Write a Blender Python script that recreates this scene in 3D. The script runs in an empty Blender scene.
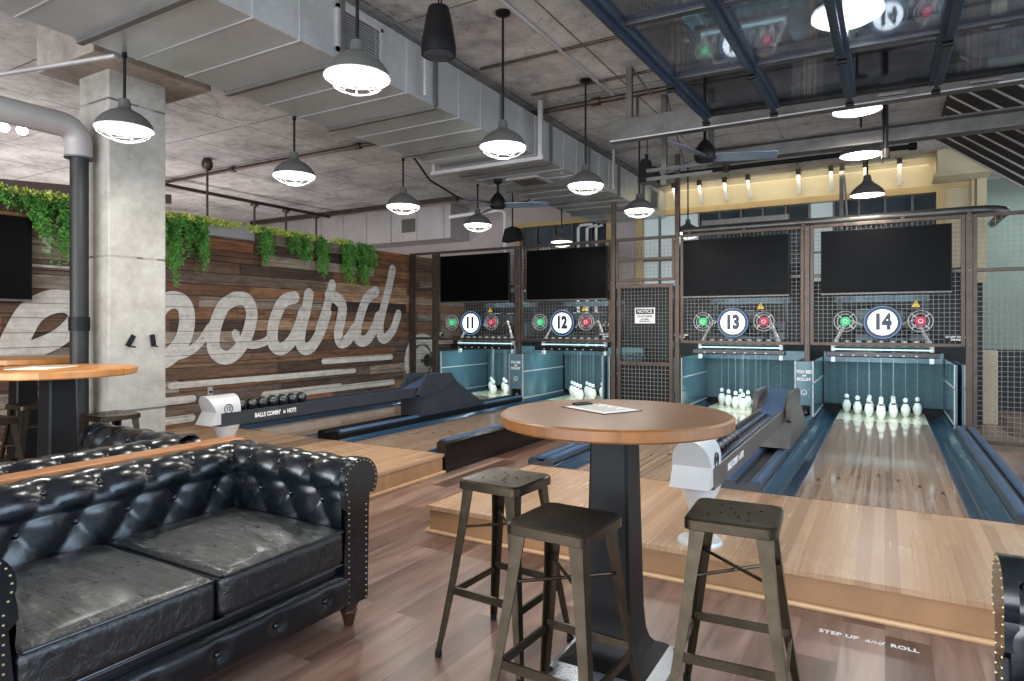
import bpy, bmesh, math, random
from mathutils import Vector, Matrix
random.seed(7)
SC = bpy.context.scene
COL = SC.collection
PI = math.pi

# ------------------------------------------------------------------ view
CAM_H = 1.55
cd = bpy.data.cameras.new('camera')
cam = bpy.data.objects.new('camera', cd)
COL.objects.link(cam)
FPX = 644.0
cd.sensor_fit = 'HORIZONTAL'
cd.sensor_width = 36.0
cd.lens = 36.0 * FPX / 1024.0
cd.shift_y = -(340.5 - 325.0) / 1024.0
cd.clip_end = 200
YAW = math.atan2(885 - 512, FPX)
cam.location = (0, 0, CAM_H)
cam.rotation_euler = (PI / 2, 0, YAW)
SC.camera = cam

# ------------------------------------------------------------------ materials
def srgb(r, g, b):
    f = lambda c: (c / 12.92 if c <= 0.04045 else ((c + 0.055) / 1.055) ** 2.4)
    return (f(r / 255), f(g / 255), f(b / 255), 1)

class NT:
    def __init__(s, name):
        s.m = bpy.data.materials.new(name)
        s.m.use_nodes = True
        s.t = s.m.node_tree
        s.n = s.t.nodes
        s.b = s.n['Principled BSDF']
        s.co = None
    def coord(s):
        if s.co is None:
            s.co = s.n.new('ShaderNodeTexCoord').outputs['Object']
        return s.co
    def link(s, a, b):
        s.t.links.new(a, b)
    def new(s, typ, **kw):
        n = s.n.new(typ)
        for k, v in kw.items():
            if hasattr(n, k):
                setattr(n, k, v)
        return n
    def math(s, op, a, b=None, c=None):
        n = s.n.new('ShaderNodeMath'); n.operation = op
        for i, v in enumerate((a, b, c)):
            if v is None: continue
            if hasattr(v, 'links'): s.link(v, n.inputs[i])
            else: n.inputs[i].default_value = v
        return n.outputs[0]
    def scale(s, v, sc):
        n = s.n.new('ShaderNodeMapping'); n.inputs['Scale'].default_value = sc
        s.link(v, n.inputs['Vector'])
        return n.outputs[0]
    def noise(s, vec, scale, detail=4, rough=0.55, dist=0.0):
        n = s.n.new('ShaderNodeTexNoise')
        n.inputs['Scale'].default_value = scale; n.inputs['Detail'].default_value = detail
        n.inputs['Roughness'].default_value = rough; n.inputs['Distortion'].default_value = dist
        s.link(vec, n.inputs['Vector'])
        return n.outputs['Fac']
    def ramp(s, fac, stops):
        n = s.n.new('ShaderNodeValToRGB')
        e = n.color_ramp.elements
        while len(e) < len(stops): e.new(0.5)
        for el, (p, c) in zip(e, stops):
            el.position = p; el.color = c
        s.link(fac, n.inputs[0])
        return n.outputs[0]
    def mix(s, fac, a, b, mode='MIX'):
        n = s.n.new('ShaderNodeMix'); n.data_type = 'RGBA'; n.blend_type = mode
        for sock, v in ((n.inputs[0], fac), (n.inputs[6], a), (n.inputs[7], b)):
            if hasattr(v, 'links'): s.link(v, sock)
            else: sock.default_value = v
        return n.outputs[2]
    def bump(s, h, strength=0.3, dist=0.01):
        n = s.n.new('ShaderNodeBump')
        n.inputs['Strength'].default_value = strength; n.inputs['Distance'].default_value = dist
        s.link(h, n.inputs['Height'])
        s.link(n.outputs[0], s.b.inputs['Normal'])
    def set(s, **kw):
        for k, v in kw.items():
            sock = s.b.inputs[{'col': 'Base Color', 'rough': 'Roughness', 'metal': 'Metallic', 'spec': 'Specular IOR Level',
                               'coat': 'Coat Weight', 'coatr': 'Coat Roughness', 'em': 'Emission Color', 'ems': 'Emission Strength',
                               'alpha': 'Alpha', 'trans': 'Transmission Weight'}[k]]
            if hasattr(v, 'links'): s.link(v, sock)
            else: sock.default_value = v
        return s.m

def plain(name, col, rough=0.5, metal=0.0, var=0.12, vs=6.0, bump=0.0, coat=0.0, spec=0.5):
    """paint / plastic / metal with a little uneven tone and gloss"""
    t = NT(name)
    f = t.noise(t.coord(), vs, 5)
    dark = tuple(c * (1 - var) for c in col[:3]) + (1,)
    lite = tuple(min(1, c * (1 + var)) for c in col[:3]) + (1,)
    c = t.ramp(f, [(0.3, dark), (0.7, lite)])
    r = t.math('MULTIPLY_ADD', f, 0.16, rough - 0.08)
    t.set(col=c, rough=r, metal=metal, coat=coat, spec=spec)
    if bump:
        t.bump(t.noise(t.coord(), vs * 6, 4), bump, 0.004)
    return t.m

def glow(name, col, strength):
    t = NT(name)
    f = t.noise(t.coord(), 3, 1)
    c = t.ramp(f, [(0.2, col), (0.8, tuple(min(1, x * 1.04) for x in col[:3]) + (1,))])
    t.set(col=tuple(x * .35 for x in col[:3]) + (1,), em=c, ems=strength)
    return t.m

def boards(name, width, length, across, stops, gap=0.03, gapdark=0.35, rough=0.3, grain=0.35, coat=0.0, gs=(30, 2.2), rv=0.15, bump=0.12, gapl=0.0):
    """strip boards: across = 'X' or 'Y' is the axis over the board width"""
    t = NT(name)
    sp = t.n.new('ShaderNodeSeparateXYZ'); t.link(t.coord(), sp.inputs[0])
    a = sp.outputs[0 if across == 'X' else 1]
    l = sp.outputs[1 if across == 'X' else 0]
    u = t.math('DIVIDE', a, width)
    row = t.math('FLOOR', u)
    w1 = t.n.new('ShaderNodeTexWhiteNoise'); w1.noise_dimensions = '1D'; t.link(row, w1.inputs['W'])
    v = t.math('ADD', t.math('DIVIDE', l, length), t.math('MULTIPLY', w1.outputs['Value'], 7.3))
    cell = t.math('FLOOR', v)
    cv = t.n.new('ShaderNodeCombineXYZ'); t.link(row, cv.inputs[0]); t.link(cell, cv.inputs[1])
    w2 = t.n.new('ShaderNodeTexWhiteNoise'); w2.noise_dimensions = '2D'; t.link(cv.outputs[0], w2.inputs['Vector'])
    rnd = w2.outputs['Value']
    base = t.ramp(rnd, stops)
    # grain, shifted from board to board
    sc = (gs[0], gs[1], 1) if across == 'X' else (gs[1], gs[0], 1)
    off = t.n.new('ShaderNodeVectorMath'); off.operation = 'ADD'
    t.link(t.scale(t.coord(), sc), off.inputs[0])
    ov = t.n.new('ShaderNodeCombineXYZ'); t.link(t.math('MULTIPLY', rnd, 53.0), ov.inputs[0]); t.link(t.math('MULTIPLY', rnd, 31.0), ov.inputs[1])
    t.link(ov.outputs[0], off.inputs[1])
    g = t.noise(off.outputs[0], 1.0, 6, 0.62, 0.8)
    gm = t.ramp(g, [(0.32, (1 - grain, 1 - grain, 1 - grain, 1)), (0.62, (1 + grain * .35,) * 3 + (1,))])
    col = t.mix(1.0, base, gm, 'MULTIPLY')
    fr = t.math('FRACT', u)
    e1 = t.math('LESS_THAN', fr, gap)
    ln = e1
    if gapl > 0:
        ln = t.math('MAXIMUM', e1, t.math('LESS_THAN', t.math('FRACT', v), gapl))
    col = t.mix(t.math('MULTIPLY', ln, gapdark), col, (0.01, 0.007, 0.005, 1))
    big = t.noise(t.coord(), 1.7, 3)
    r = t.math('MULTIPLY_ADD', t.math('ADD', g, big), rv, rough - rv)
    t.set(col=col, rough=r, coat=coat, coatr=0.06)
    t.bump(t.math('SUBTRACT', g, t.math('MULTIPLY', ln, 1.2)), bump, 0.003)
    return t.m

M = {}
M['floor'] = boards('floor_planks', 0.19, 1.35, 'X',
    [(0.0, srgb(88, 62, 51)), (0.35, srgb(124, 95, 82)), (0.65, srgb(146, 119, 106)), (1.0, srgb(110, 79, 65))], gap=0.012, gapdark=0.5, rough=0.32, grain=0.5, gs=(9, 1.2), gapl=0.003, bump=0.08, rv=0.1)
M['approach'] = boards('approach_maple', 0.07, 2.4, 'X',
    [(0.0, srgb(164, 128, 98)), (0.5, srgb(188, 152, 119)), (1.0, srgb(176, 140, 108))], gap=0.03, gapdark=0.42, rough=0.27, grain=0.12, gs=(34, .8), coat=0.05, bump=0.008, rv=0.03)
M['riser'] = boards('riser_veneer', 0.9, 3.1, 'Y',
    [(0.0, srgb(160, 120, 86)), (1.0, srgb(170, 129, 92))], gap=0.0, rough=0.4, grain=0.2, gs=(6, 1.5))
M['lane'] = boards('lane_maple', 0.0275, 2.6, 'X',
    [(0.0, srgb(142, 117, 98)), (0.35, srgb(176, 148, 123)), (0.7, srgb(161, 134, 111)), (1.0, srgb(130, 106, 90))], gap=0.035, gapdark=0.2, rough=0.13, grain=0.2, gs=(60, 1.2), coat=0.5, rv=0.03, bump=0.01)
M['pin_deck'] = plain('pin_deck_lacquer', srgb(214, 206, 176), 0.16, var=0.05, coat=0.5)
M['table_wood'] = boards('table_oak', 0.11, 1.6, 'X',
    [(0.0, srgb(112, 74, 43)), (0.5, srgb(132, 90, 54)), (1.0, srgb(120, 80, 48))], gap=0.008, gapdark=0.3, rough=0.4, grain=0.2, gs=(22, 1.5), coat=0.0, bump=0.02)
M['table_edge'] = boards('table_edge_oak', 0.12, 0.9, 'Y',
    [(0.0, srgb(118, 74, 36)), (1.0, srgb(138, 90, 46))], gap=0.0, rough=0.38, grain=0.35, gs=(8, 3))
M['honey_wood'] = boards('honey_oak', 0.14, 1.2, 'X',
    [(0.0, srgb(182, 118, 58)), (1.0, srgb(206, 142, 78))], gap=0.01, gapdark=0.25, rough=0.35, grain=0.3, gs=(18, 3))

def leather():
    t = NT('black_leather')
    co = t.coord()
    w = t.noise(t.scale(co, (2.2, 9, 5)), 1.6, 6, 0.6, 1.2)
    c2 = t.noise(co, 22, 5, 0.6, 0.4)
    col = t.ramp(t.math('MULTIPLY_ADD', c2, 0.5, t.math('MULTIPLY', w, 0.5)), [(0.35, srgb(4, 10, 14)), (0.62, srgb(9, 18, 24)), (0.8, srgb(22, 30, 34))])
    v = t.n.new('ShaderNodeTexVoronoi'); v.inputs['Scale'].default_value = 190; t.link(co, v.inputs['Vector'])
    r = t.math('MULTIPLY_ADD', c2, 0.22, 0.13)
    t.set(col=col, rough=r, spec=0.55, coat=0.1, coatr=0.2)
    h = t.math('ADD', t.math('MULTIPLY', w, 1.0), t.math('ADD', t.math('MULTIPLY', c2, 0.35), t.math('MULTIPLY', v.outputs['Distance'], 0.05)))
    t.bump(h, 0.14, 0.008)
    return t.m
M['leather'] = leather()
def sheen_leather():
    t = NT('creased_sheen_leather')
    co = t.coord()
    w = t.noise(t.scale(co, (1.6, 11, 3)), 1.6, 6, 0.6, 2.2)
    c2 = t.noise(co, 26, 6, 0.65, 0.5)
    s = t.math('MULTIPLY_ADD', c2, 0.45, t.math('MULTIPLY', w, 0.55))
    col = t.ramp(s, [(0.38, srgb(6, 11, 14)), (0.52, srgb(26, 31, 33)), (0.66, srgb(110, 112, 106))])  # pale streaks paint the silvery seat sheen into the colour
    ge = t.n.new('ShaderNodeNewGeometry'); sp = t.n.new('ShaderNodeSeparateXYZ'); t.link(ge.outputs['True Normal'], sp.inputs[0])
    seat = t.ramp(sp.outputs[2], [(0.45, (0, 0, 0, 1)), (0.8, (1, 1, 1, 1))])  # upward faces carry the painted sheen, sides stay near black
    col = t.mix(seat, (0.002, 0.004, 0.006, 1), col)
    r = t.math('MULTIPLY_ADD', c2, 0.25, 0.18)
    t.set(col=col, rough=r, spec=0.65, coat=0.3, coatr=0.22)
    t.bump(s, 0.6, 0.03)
    return t.m
M['leather_seat'] = sheen_leather()

def concrete(name, c0, c1, c2, seams=None, sc=1.0, rough=0.75, crack=0.5):
    t = NT(name)
    co = t.coord()
    a = t.noise(co, 0.9 * sc, 7, 0.62, 0.4)
    b = t.noise(co, 7 * sc, 6, 0.7)
    f = t.math('MULTIPLY_ADD', b, 0.35, t.math('MULTIPLY', a, 0.65))
    col = t.ramp(f, [(0.36, c0), (0.5, c1), (0.64, c2)])
    h = b
    if seams:
        sp = t.n.new('ShaderNodeSeparateXYZ'); t.link(co, sp.inputs[0])
        lines = None
        for ax, size, off in seams:
            fr = t.math('FRACT', t.math('DIVIDE', t.math('ADD', sp.outputs[ax], 40.0 + off), size))
            l = t.math('LESS_THAN', fr, 0.02 / size)
            lines = l if lines is None else t.math('MAXIMUM', lines, l)
        br = t.math('GREATER_THAN', t.noise(co, 1.4, 4), 0.46)
        lines = t.math('MULTIPLY', lines, t.math('MULTIPLY_ADD', br, 0.55, 0.35))
        col = t.mix(lines, col, tuple(c * 0.32 for c in c0[:3]) + (1,))
        # form-tie cracks
        cr = t.noise(t.scale(co, (1.0, 0.45, 1)), 1.3, 5, 0.55, 2.2)
        ck = t.math('LESS_THAN', t.math('ABSOLUTE', t.math('SUBTRACT', cr, 0.5)), 0.0045)
        col = t.mix(t.math('MULTIPLY', ck, crack), col, tuple(c * 0.35 for c in c0[:3]) + (1,))
    t.set(col=col, rough=rough)
    t.bump(h, 0.35, 0.01)
    return t.m
M['ceiling'] = concrete('ceiling_concrete', srgb(124, 122, 118), srgb(170, 168, 164), srgb(200, 198, 194), seams=[(0, 1.22, 0.3), (1, 1.22, 0.75)], sc=1.1)
M['concrete'] = concrete('column_concrete', srgb(136, 131, 122), srgb(160, 155, 145), srgb(178, 173, 163), seams=[(2, 1.36, 0.02)], sc=1.6, crack=0.1)
M['concrete_cap'] = concrete('capital_concrete', srgb(116, 106, 98), srgb(150, 140, 130), srgb(176, 166, 156), sc=1.6)

def galv(name, c, rough=0.32, metal=0.85):
    t = NT(name)
    co = t.coord()
    v = t.n.new('ShaderNodeTexVoronoi'); v.inputs['Scale'].default_value = 26; t.link(co, v.inputs['Vector'])
    n = t.noise(co, 2.0, 4)
    f = t.math('MULTIPLY_ADD', v.outputs['Distance'], 0.25, t.math('MULTIPLY', n, 0.8))
    col = t.ramp(f, [(0.3, tuple(x * 0.8 for x in c[:3]) + (1,)), (0.7, c)])
    t.set(col=col, rough=t.math('MULTIPLY_ADD', n, 0.2, rough - 0.1), metal=metal)
    t.bump(n, 0.12, 0.02)
    return t.m
M['galv'] = galv('galvanised_sheet', srgb(196, 199, 198), 0.34, 0.6)
M['galv_dull'] = galv('dull_galvanised_sheet', srgb(196, 192, 190), 0.45, 0.55)
M['steel'] = plain('brown_steel', srgb(80, 69, 61), 0.42, 0.75, 0.25, 9)
M['steel_grey'] = plain('grey_steel', srgb(98, 95, 91), 0.42, 0.7, 0.2, 7)
M['wire'] = plain('wire_steel', srgb(116, 114, 108), 0.45, 0.5, 0.15, 20)
M['stool'] = plain('gunmetal', srgb(70, 62, 50), 0.33, 0.85, 0.22, 14)
M['black'] = plain('black_metal', srgb(13, 13, 14), 0.5, 0.0, 0.2, 12, spec=0.22)
M['black_gloss'] = plain('black_gloss', srgb(14, 14, 16), 0.2, 0.0, 0.2, 8)
M['screen'] = plain('tv_screen', srgb(3, 3, 4), 0.34, 0.0, 0.2, 4, spec=0.06)
M['charcoal'] = plain('charcoal_plastic', srgb(48, 52, 58), 0.36, 0.1, 0.15, 5)
M['white'] = plain('white_paint', srgb(222, 220, 214), 0.45, 0.0, 0.05, 5)
M['offwhite'] = plain('offwhite_metal', srgb(196, 196, 194), 0.35, 0.15, 0.05, 5)
M['cream'] = plain('cream_wall', srgb(194, 180, 146), 0.7, 0.0, 0.08, 1.6, bump=0.1)
M['mauve'] = plain('mauve_wall', srgb(176, 164, 160), 0.7, 0.0, 0.08, 1.6, bump=0.1)
M['sage'] = plain('sage_wall', srgb(128, 136, 126), 0.7, 0.0, 0.1, 1.6, bump=0.1)
M['dark_wall'] = plain('dark_wall', srgb(36, 38, 40), 0.7, 0.0, 0.2, 2.4, bump=0.1)
M['gold'] = plain('ochre_trim', srgb(186, 158, 106), 0.45, 0.1, 0.1, 4)
M['teal'] = plain('pit_panel', srgb(84, 114, 124), 0.2, 0.1, 0.06, 5, coat=0.4)
M['curtain'] = plain('pit_curtain', srgb(70, 94, 102), 0.75, 0.0, 0.3, 60, bump=0.3)
M['gutter'] = plain('gutter_plastic', srgb(40, 66, 88), 0.22, 0.2, 0.05, 2, coat=0.2)
M['cushion'] = plain('bumper_blue', srgb(66, 88, 118), 0.34, 0.3, 0.03, 2)
M['pipe_paint'] = plain('duct_paint', srgb(158, 152, 147), 0.5, 0.1, 0.06, 3)
M['pin'] = plain('pin_enamel', srgb(240, 240, 234), 0.2, 0.0, 0.03, 8, coat=0.4)
M['stripe'] = plain('pin_stripe', srgb(34, 34, 40), 0.3)
M['cord'] = plain('white_cord', srgb(140, 152, 156), 0.6)
M['ball'] = plain('ball_resin', srgb(26, 28, 30), 0.2, 0.0, 0.35, 30, coat=0.4)
M['navy'] = plain('navy_print', srgb(22, 34, 54), 0.4)
M['paper'] = plain('paper', srgb(226, 222, 212), 0.7, 0.0, 0.05, 20)
M['brass'] = plain('brass_nail', srgb(176, 160, 120), 0.3, 0.9)
M['turned'] = plain('dark_turned_wood', srgb(58, 36, 26), 0.35, 0.0, 0.3, 18)
M['blade'] = plain('fan_blade', srgb(118, 132, 150), 0.32, 0.5, 0.08, 6)
M['door_blue'] = plain('door_aluminium', srgb(54, 68, 86), 0.33, 0.6, 0.06, 2)
M['grille'] = plain('grille_grey', srgb(92, 90, 86), 0.5, 0.3)
M['yellow'] = plain('yellow_label', srgb(206, 168, 44), 0.5)
M['ledge'] = plain('ledge_wood', srgb(170, 112, 66), 0.4, 0.0, 0.15, 14)
M['trim_wood'] = plain('trim_wood', srgb(206, 166, 122), 0.4, 0.0, 0.1, 9)
M['cove_glow'] = glow('cove_strip', (1.0, 0.9, 0.68, 1), 1.0)
M['moss_pane'] = plain('green_foliage_pane', srgb(44, 66, 50), 0.4, 0.0, 0.5, 14)
M['lamp_glow'] = glow('lamp_diffuser', (1.0, 0.97, 0.9, 1), 9.0)
M['spot_glow'] = glow('spot_lens', (1.0, 0.95, 0.88, 1), 22.0)
M['sign_glow'] = glow('sign_face', (0.9, 0.97, 1.0, 1), 1.3)
M['ring_glow'] = glow('sign_rim_light', (0.25, 0.5, 0.9, 1), 0.22)
M['green_glow'] = glow('green_lamp', (0.04, 0.7, 0.25, 1), 0.4)
M['red_glow'] = glow('red_lamp', (0.75, 0.03, 0.10, 1), 0.28)
M['tube_glow'] = glow('pit_tube', (0.62, 0.95, 1.0, 1), 0.9)
M['day_pane'] = glow('lit_pane', (0.74, 0.88, 0.9, 1), 0.22)
def pane(name, tint, mixf, rough=0.03):
    t = NT(name)
    tr = t.n.new('ShaderNodeBsdfTransparent'); tr.inputs[0].default_value = tint
    gl = t.n.new('ShaderNodeBsdfGlossy'); gl.inputs['Roughness'].default_value = rough
    gl.inputs['Color'].default_value = (0.85, 0.9, 0.95, 1)
    lw = t.n.new('ShaderNodeFresnel'); lw.inputs['IOR'].default_value = 1.5
    f = t.math('ADD', t.math('MULTIPLY', lw.outputs[0], 0.75), mixf)
    mx = t.n.new('ShaderNodeMixShader')
    t.link(f, mx.inputs[0]); t.link(tr.outputs[0], mx.inputs[1]); t.link(gl.outputs[0], mx.inputs[2])
    t.link(mx.outputs[0], t.n['Material Output'].inputs['Surface'])
    return t.m
M['glass'] = pane('door_glass', (0.97, 0.98, 1.0, 1), 0.02)
M['window_glass'] = plain('dim_window_glass', srgb(58, 70, 76), 0.1, 0.0, 0.35, 1.2, spec=0.6)
M['machine'] = plain('machine_metal', srgb(74, 84, 90), 0.4, 0.5, 0.3, 8)

def attr_wood(name, rough=0.7):
    t = NT(name)
    a = t.n.new('ShaderNodeAttribute'); a.attribute_name = 'tone'
    co = t.coord()
    g = t.noise(t.scale(co, (3, 1.1, 34)), 1.0, 7, 0.66, 0.9)
    k = t.noise(t.scale(co, (1, 2.2, 6)), 1.2, 5, 0.6, 1.5)
    gm = t.ramp(g, [(0.3, (0.36, 0.32, 0.28, 1)), (0.6, (1.15, 1.12, 1.1, 1))])
    km = t.ramp(k, [(0.3, (0.6, 0.52, 0.46, 1)), (0.56, (1.05, 1.05, 1.05, 1))])
    col = t.mix(1.0, t.mix(1.0, a.outputs['Color'], gm, 'MULTIPLY'), km, 'MULTIPLY')
    t.set(col=col, rough=rough)
    t.bump(g, 0.9, 0.015)
    return t.m
M['reclaimed'] = attr_wood('reclaimed_boards')
def wall_paint():
    t = NT('worn_white_paint')
    co = t.coord()
    g = t.noise(t.scale(co, (3, 1.4, 26)), 1.0, 7, 0.7, 0.8)
    b = t.noise(co, 9, 6, 0.7)
    f = t.math('MULTIPLY_ADD', g, 0.55, t.math('MULTIPLY', b, 0.45))
    col = t.ramp(f, [(0.33, srgb(98, 78, 62)), (0.41, srgb(176, 167, 156)), (0.6, srgb(208, 202, 193))])
    sp = t.n.new('ShaderNodeSeparateXYZ'); t.link(co, sp.inputs[0])
    fr = t.math('FRACT', t.math('DIVIDE', t.math('ADD', sp.outputs[2], 0.0), 0.1625))
    ln = t.math('LESS_THAN', fr, 0.05)
    col = t.mix(t.math('MULTIPLY', ln, 0.75), col, srgb(60, 44, 34))
    t.set(col=col, rough=0.75)
    t.bump(f, 0.3, 0.006)
    return t.m
M['wall_paint'] = wall_paint()
def leafmat(name, a, b):
    t = NT(name)
    f = t.noise(t.coord(), 9, 3)
    t.set(col=t.ramp(f, [(0.3, a), (0.7, b)]), rough=0.55)
    return t.m
M['leaf'] = leafmat('leaf_green', srgb(52, 112, 40), srgb(110, 170, 70))
M['sprig'] = leafmat('leaf_lime', srgb(150, 180, 60), srgb(210, 216, 110))
# ------------------------------------------------------------------ mesh helpers
class MB:
    """collects shapes into one mesh"""
    def __init__(s):
        s.v = []; s.f = []; s.c = []
    def add(s, vs, fs, tone=None):
        o = len(s.v)
        s.v += [Vector(v) for v in vs]
        s.f += [tuple(i + o for i in f) for f in fs]
        s.c += [tone] * len(fs)
        return s
    def box(s, x0, x1, y0, y1, z0, z1, r=0.0, tone=None):
        if r <= 0:
            vs = [(x, y, z) for z in (z0, z1) for y in (y0, y1) for x in (x0, x1)]
            return s.add(vs, [(0, 2, 3, 1), (4, 5, 7, 6), (0, 1, 5, 4), (2, 6, 7, 3), (0, 4, 6, 2), (1, 3, 7, 5)], tone)
        # chamfered box
        b = bmesh.new(); bmesh.ops.create_cube(b, size=1)
        for v in b.verts:
            v.co = Vector(((x0 + x1) / 2 + v.co.x * (x1 - x0), (y0 + y1) / 2 + v.co.y * (y1 - y0), (z0 + z1) / 2 + v.co.z * (z1 - z0)))
        bmesh.ops.bevel(b, geom=b.edges[:], offset=r, segments=2, profile=0.6, affect='EDGES')
        b.verts.index_update()
        s.add([v.co.copy() for v in b.verts], [[v.index for v in f.verts] for f in b.faces], tone)
        b.free(); return s
    def tube(s, pts, r, n=10, cap=True, closed=False):
        """round bar along a path; r may be a list"""
        pts = [Vector(p) for p in pts]; k = len(pts)
        rs = r if isinstance(r, (list, tuple)) else [r] * k
        rings = []; prev = None
        for i, p in enumerate(pts):
            a = pts[(i - 1) % k] if (i > 0 or closed) else p
            b = pts[(i + 1) % k] if (i < k - 1 or closed) else p
            d = (b - a).normalized()
            if prev is None:
                ref = Vector((0, 0, 1)) if abs(d.z) < 0.9 else Vector((1, 0, 0))
                x = d.cross(ref).normalized()
            else:
                x = (prev - d * prev.dot(d)).normalized()
            prev = x; y = d.cross(x)
            rings.append([p + (x * math.cos(2 * PI * j / n) + y * math.sin(2 * PI * j / n)) * rs[i] for j in range(n)])
        vs = [v for rg in rings for v in rg]; fs = []
        for i in range(k if closed else k - 1):
            for j in range(n):
                a = i * n + j; b = i * n + (j + 1) % n
                c = ((i + 1) % k) * n + (j + 1) % n; d = ((i + 1) % k) * n + j
                fs.append((a, b, c, d))
        if cap and not closed:
            fs.append(tuple(range(n))[::-1]); fs.append(tuple((k - 1) * n + j for j in range(n)))
        return s.add(vs, fs)
    def bar(s, a, b, w, h, up=(0, 0, 1), w2=None, h2=None):
        """rectangular bar from a to b"""
        a = Vector(a); b = Vector(b); d = (b - a).normalized()
        up = Vector(up)
        if abs(d.dot(up)) > 0.98: up = Vector((0, 1, 0))
        x = d.cross(up).normalized(); y = x.cross(d)
        w2 = w if w2 is None else w2; h2 = h if h2 is None else h2
        vs = [p + x * sx * ww / 2 + y * sy * hh / 2 for p, ww, hh in ((a, w, h), (b, w2, h2)) for sx, sy in ((-1, -1), (1, -1), (1, 1), (-1, 1))]
        return s.add(vs, [(0, 3, 2, 1), (4, 5, 6, 7), (0, 1, 5, 4), (1, 2, 6, 5), (2, 3, 7, 6), (3, 0, 4, 7)])
    def lathe(s, prof, c=(0, 0, 0), n=32, axis='Z', close=False):
        c = Vector(c); vs = []; fs = []
        for r, h in prof:
            for j in range(n):
                a = 2 * PI * j / n; x, y = r * math.cos(a), r * math.sin(a)
                p = (x, y, h) if axis == 'Z' else (x, h, y) if axis == 'Y' else (h, x, y)
                vs.append(c + Vector(p))
        flip = axis == 'Y'
        m = len(prof)
        for i in range(m if close else m - 1):
            for j in range(n):
                q = (i * n + j, i * n + (j + 1) % n, ((i + 1) % m) * n + (j + 1) % n, ((i + 1) % m) * n + j)
                fs.append(q[::-1] if flip else q)
        if not close:
            if prof[0][0] > 1e-6: fs.append(tuple(range(n))[::-1])
            if prof[-1][0] > 1e-6: fs.append(tuple((m - 1) * n + j for j in range(n)))
        return s.add(vs, fs)
    def prism(s, poly, d0, d1, axis='X'):
        """polygon pushed along an axis; poly is (y,z) for X, (x,z) for Y, (x,y) for Z"""
        n = len(poly)
        def at(p, d):
            return (d, p[0], p[1]) if axis == 'X' else (p[0], d, p[1]) if axis == 'Y' else (p[0], p[1], d)
        vs = [at(p, d0) for p in poly] + [at(p, d1) for p in poly]
        fs = [tuple(range(n))[::-1], tuple(range(n, 2 * n))] + [(i, (i + 1) % n, n + (i + 1) % n, n + i) for i in range(n)]
        return s.add(vs, fs)
    def grid(s, rows, closed_u=False, tone=None):
        """rows: list of equal-length lists of points"""
        m = len(rows); n = len(rows[0])
        vs = [p for r in rows for p in r]; fs = []
        for i in range(m - 1):
            for j in range(n if closed_u else n - 1):
                fs.append((i * n + j, i * n + (j + 1) % n, (i + 1) * n + (j + 1) % n, (i + 1) * n + j))
        return s.add(vs, fs, tone)
    def ball(s, c, r, n=20, m=12, sc=(1, 1, 1)):
        prof = [(max(1e-7, math.sin(PI * i / m)), -math.cos(PI * i / m)) for i in range(m + 1)]
        k = len(s.v)
        s.lathe(prof, (0, 0, 0), n)
        for i in range(k, len(s.v)):
            v = s.v[i]; s.v[i] = Vector((c[0] + v.x * r * sc[0], c[1] + v.y * r * sc[1], c[2] + v.z * r * sc[2]))
        return s
    def xf(s, mat):
        s.v = [mat @ v for v in s.v]; return s

def link_mesh(name, mb, mat, parent=None, smooth=False, loc=None, fix=True):
    me = bpy.data.meshes.new(name)
    me.from_pydata([tuple(v) for v in mb.v], [], mb.f)
    if any(c is not None for c in mb.c):
        at = me.color_attributes.new('tone', 'FLOAT_COLOR', 'CORNER')
        i = 0
        for p in me.polygons:
            c = mb.c[p.index] or (0.5, 0.5, 0.5, 1)
            for _ in range(p.loop_total):
                at.data[i].color = c; i += 1
    if fix:
        b = bmesh.new(); b.from_mesh(me)
        bmesh.ops.remove_doubles(b, verts=b.verts[:], dist=1e-5)
        bmesh.ops.recalc_face_normals(b, faces=b.faces[:])
        b.to_mesh(me); b.free()
    me.materials.append(mat)
    if smooth:
        me.polygons.foreach_set('use_smooth', [True] * len(me.polygons))
        try: me.set_sharp_from_angle(angle=math.radians(42 if smooth is True else smooth))
        except Exception: pass
    me.update()
    o = bpy.data.objects.new(name, me)
    COL.objects.link(o)
    if parent is not None: o.parent = parent
    if loc is not None: o.location = loc
    return o

def tag(o, label, cat, group=None):
    o['label'] = label; o['category'] = cat
    if group: o['group'] = group
    return o
def thing(name, label, cat, loc=(0, 0, 0), rz=0.0, group=None):
    o = bpy.data.objects.new(name, None); COL.objects.link(o)
    o.empty_display_size = 0.1
    o.location = loc; o.rotation_euler = (0, 0, rz)
    return tag(o, label, cat, group)
def single(name, mb, mat, label, cat, loc=(0, 0, 0), rz=0.0, group=None, smooth=False):
    o = link_mesh(name, mb, mat, None, smooth, loc)
    o.rotation_euler = (0, 0, rz)
    return tag(o, label, cat, group)
def part(name, mb, mat, parent, smooth=False, label=None):
    o = link_mesh(name, mb, mat, parent, smooth)
    if label: o['label'] = label
    return o
def struct(name, mb, mat, smooth=False, parent=None):
    o = link_mesh(name, mb, mat, parent, smooth)
    o['kind'] = 'structure'
    return o
def parts(name, mbs, mat, parent, smooth=False):
    for m_ in mbs: part(name, m_, mat, parent, smooth)
WORD = {11: 'eleven', 12: 'twelve', 13: 'thirteen', 14: 'fourteen'}
def dup(root, loc, rz=None, label=None, group=None):
    r = root.copy(); COL.objects.link(r); r.location = loc
    if rz is not None: r.rotation_euler = (0, 0, rz)
    if label: r['label'] = label
    if group: r['group'] = group
    for ch in list(root.children):
        c = ch.copy(); COL.objects.link(c); c.parent = r
        for g in list(ch.children):
            d = g.copy(); COL.objects.link(d); d.parent = c
    return r

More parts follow.
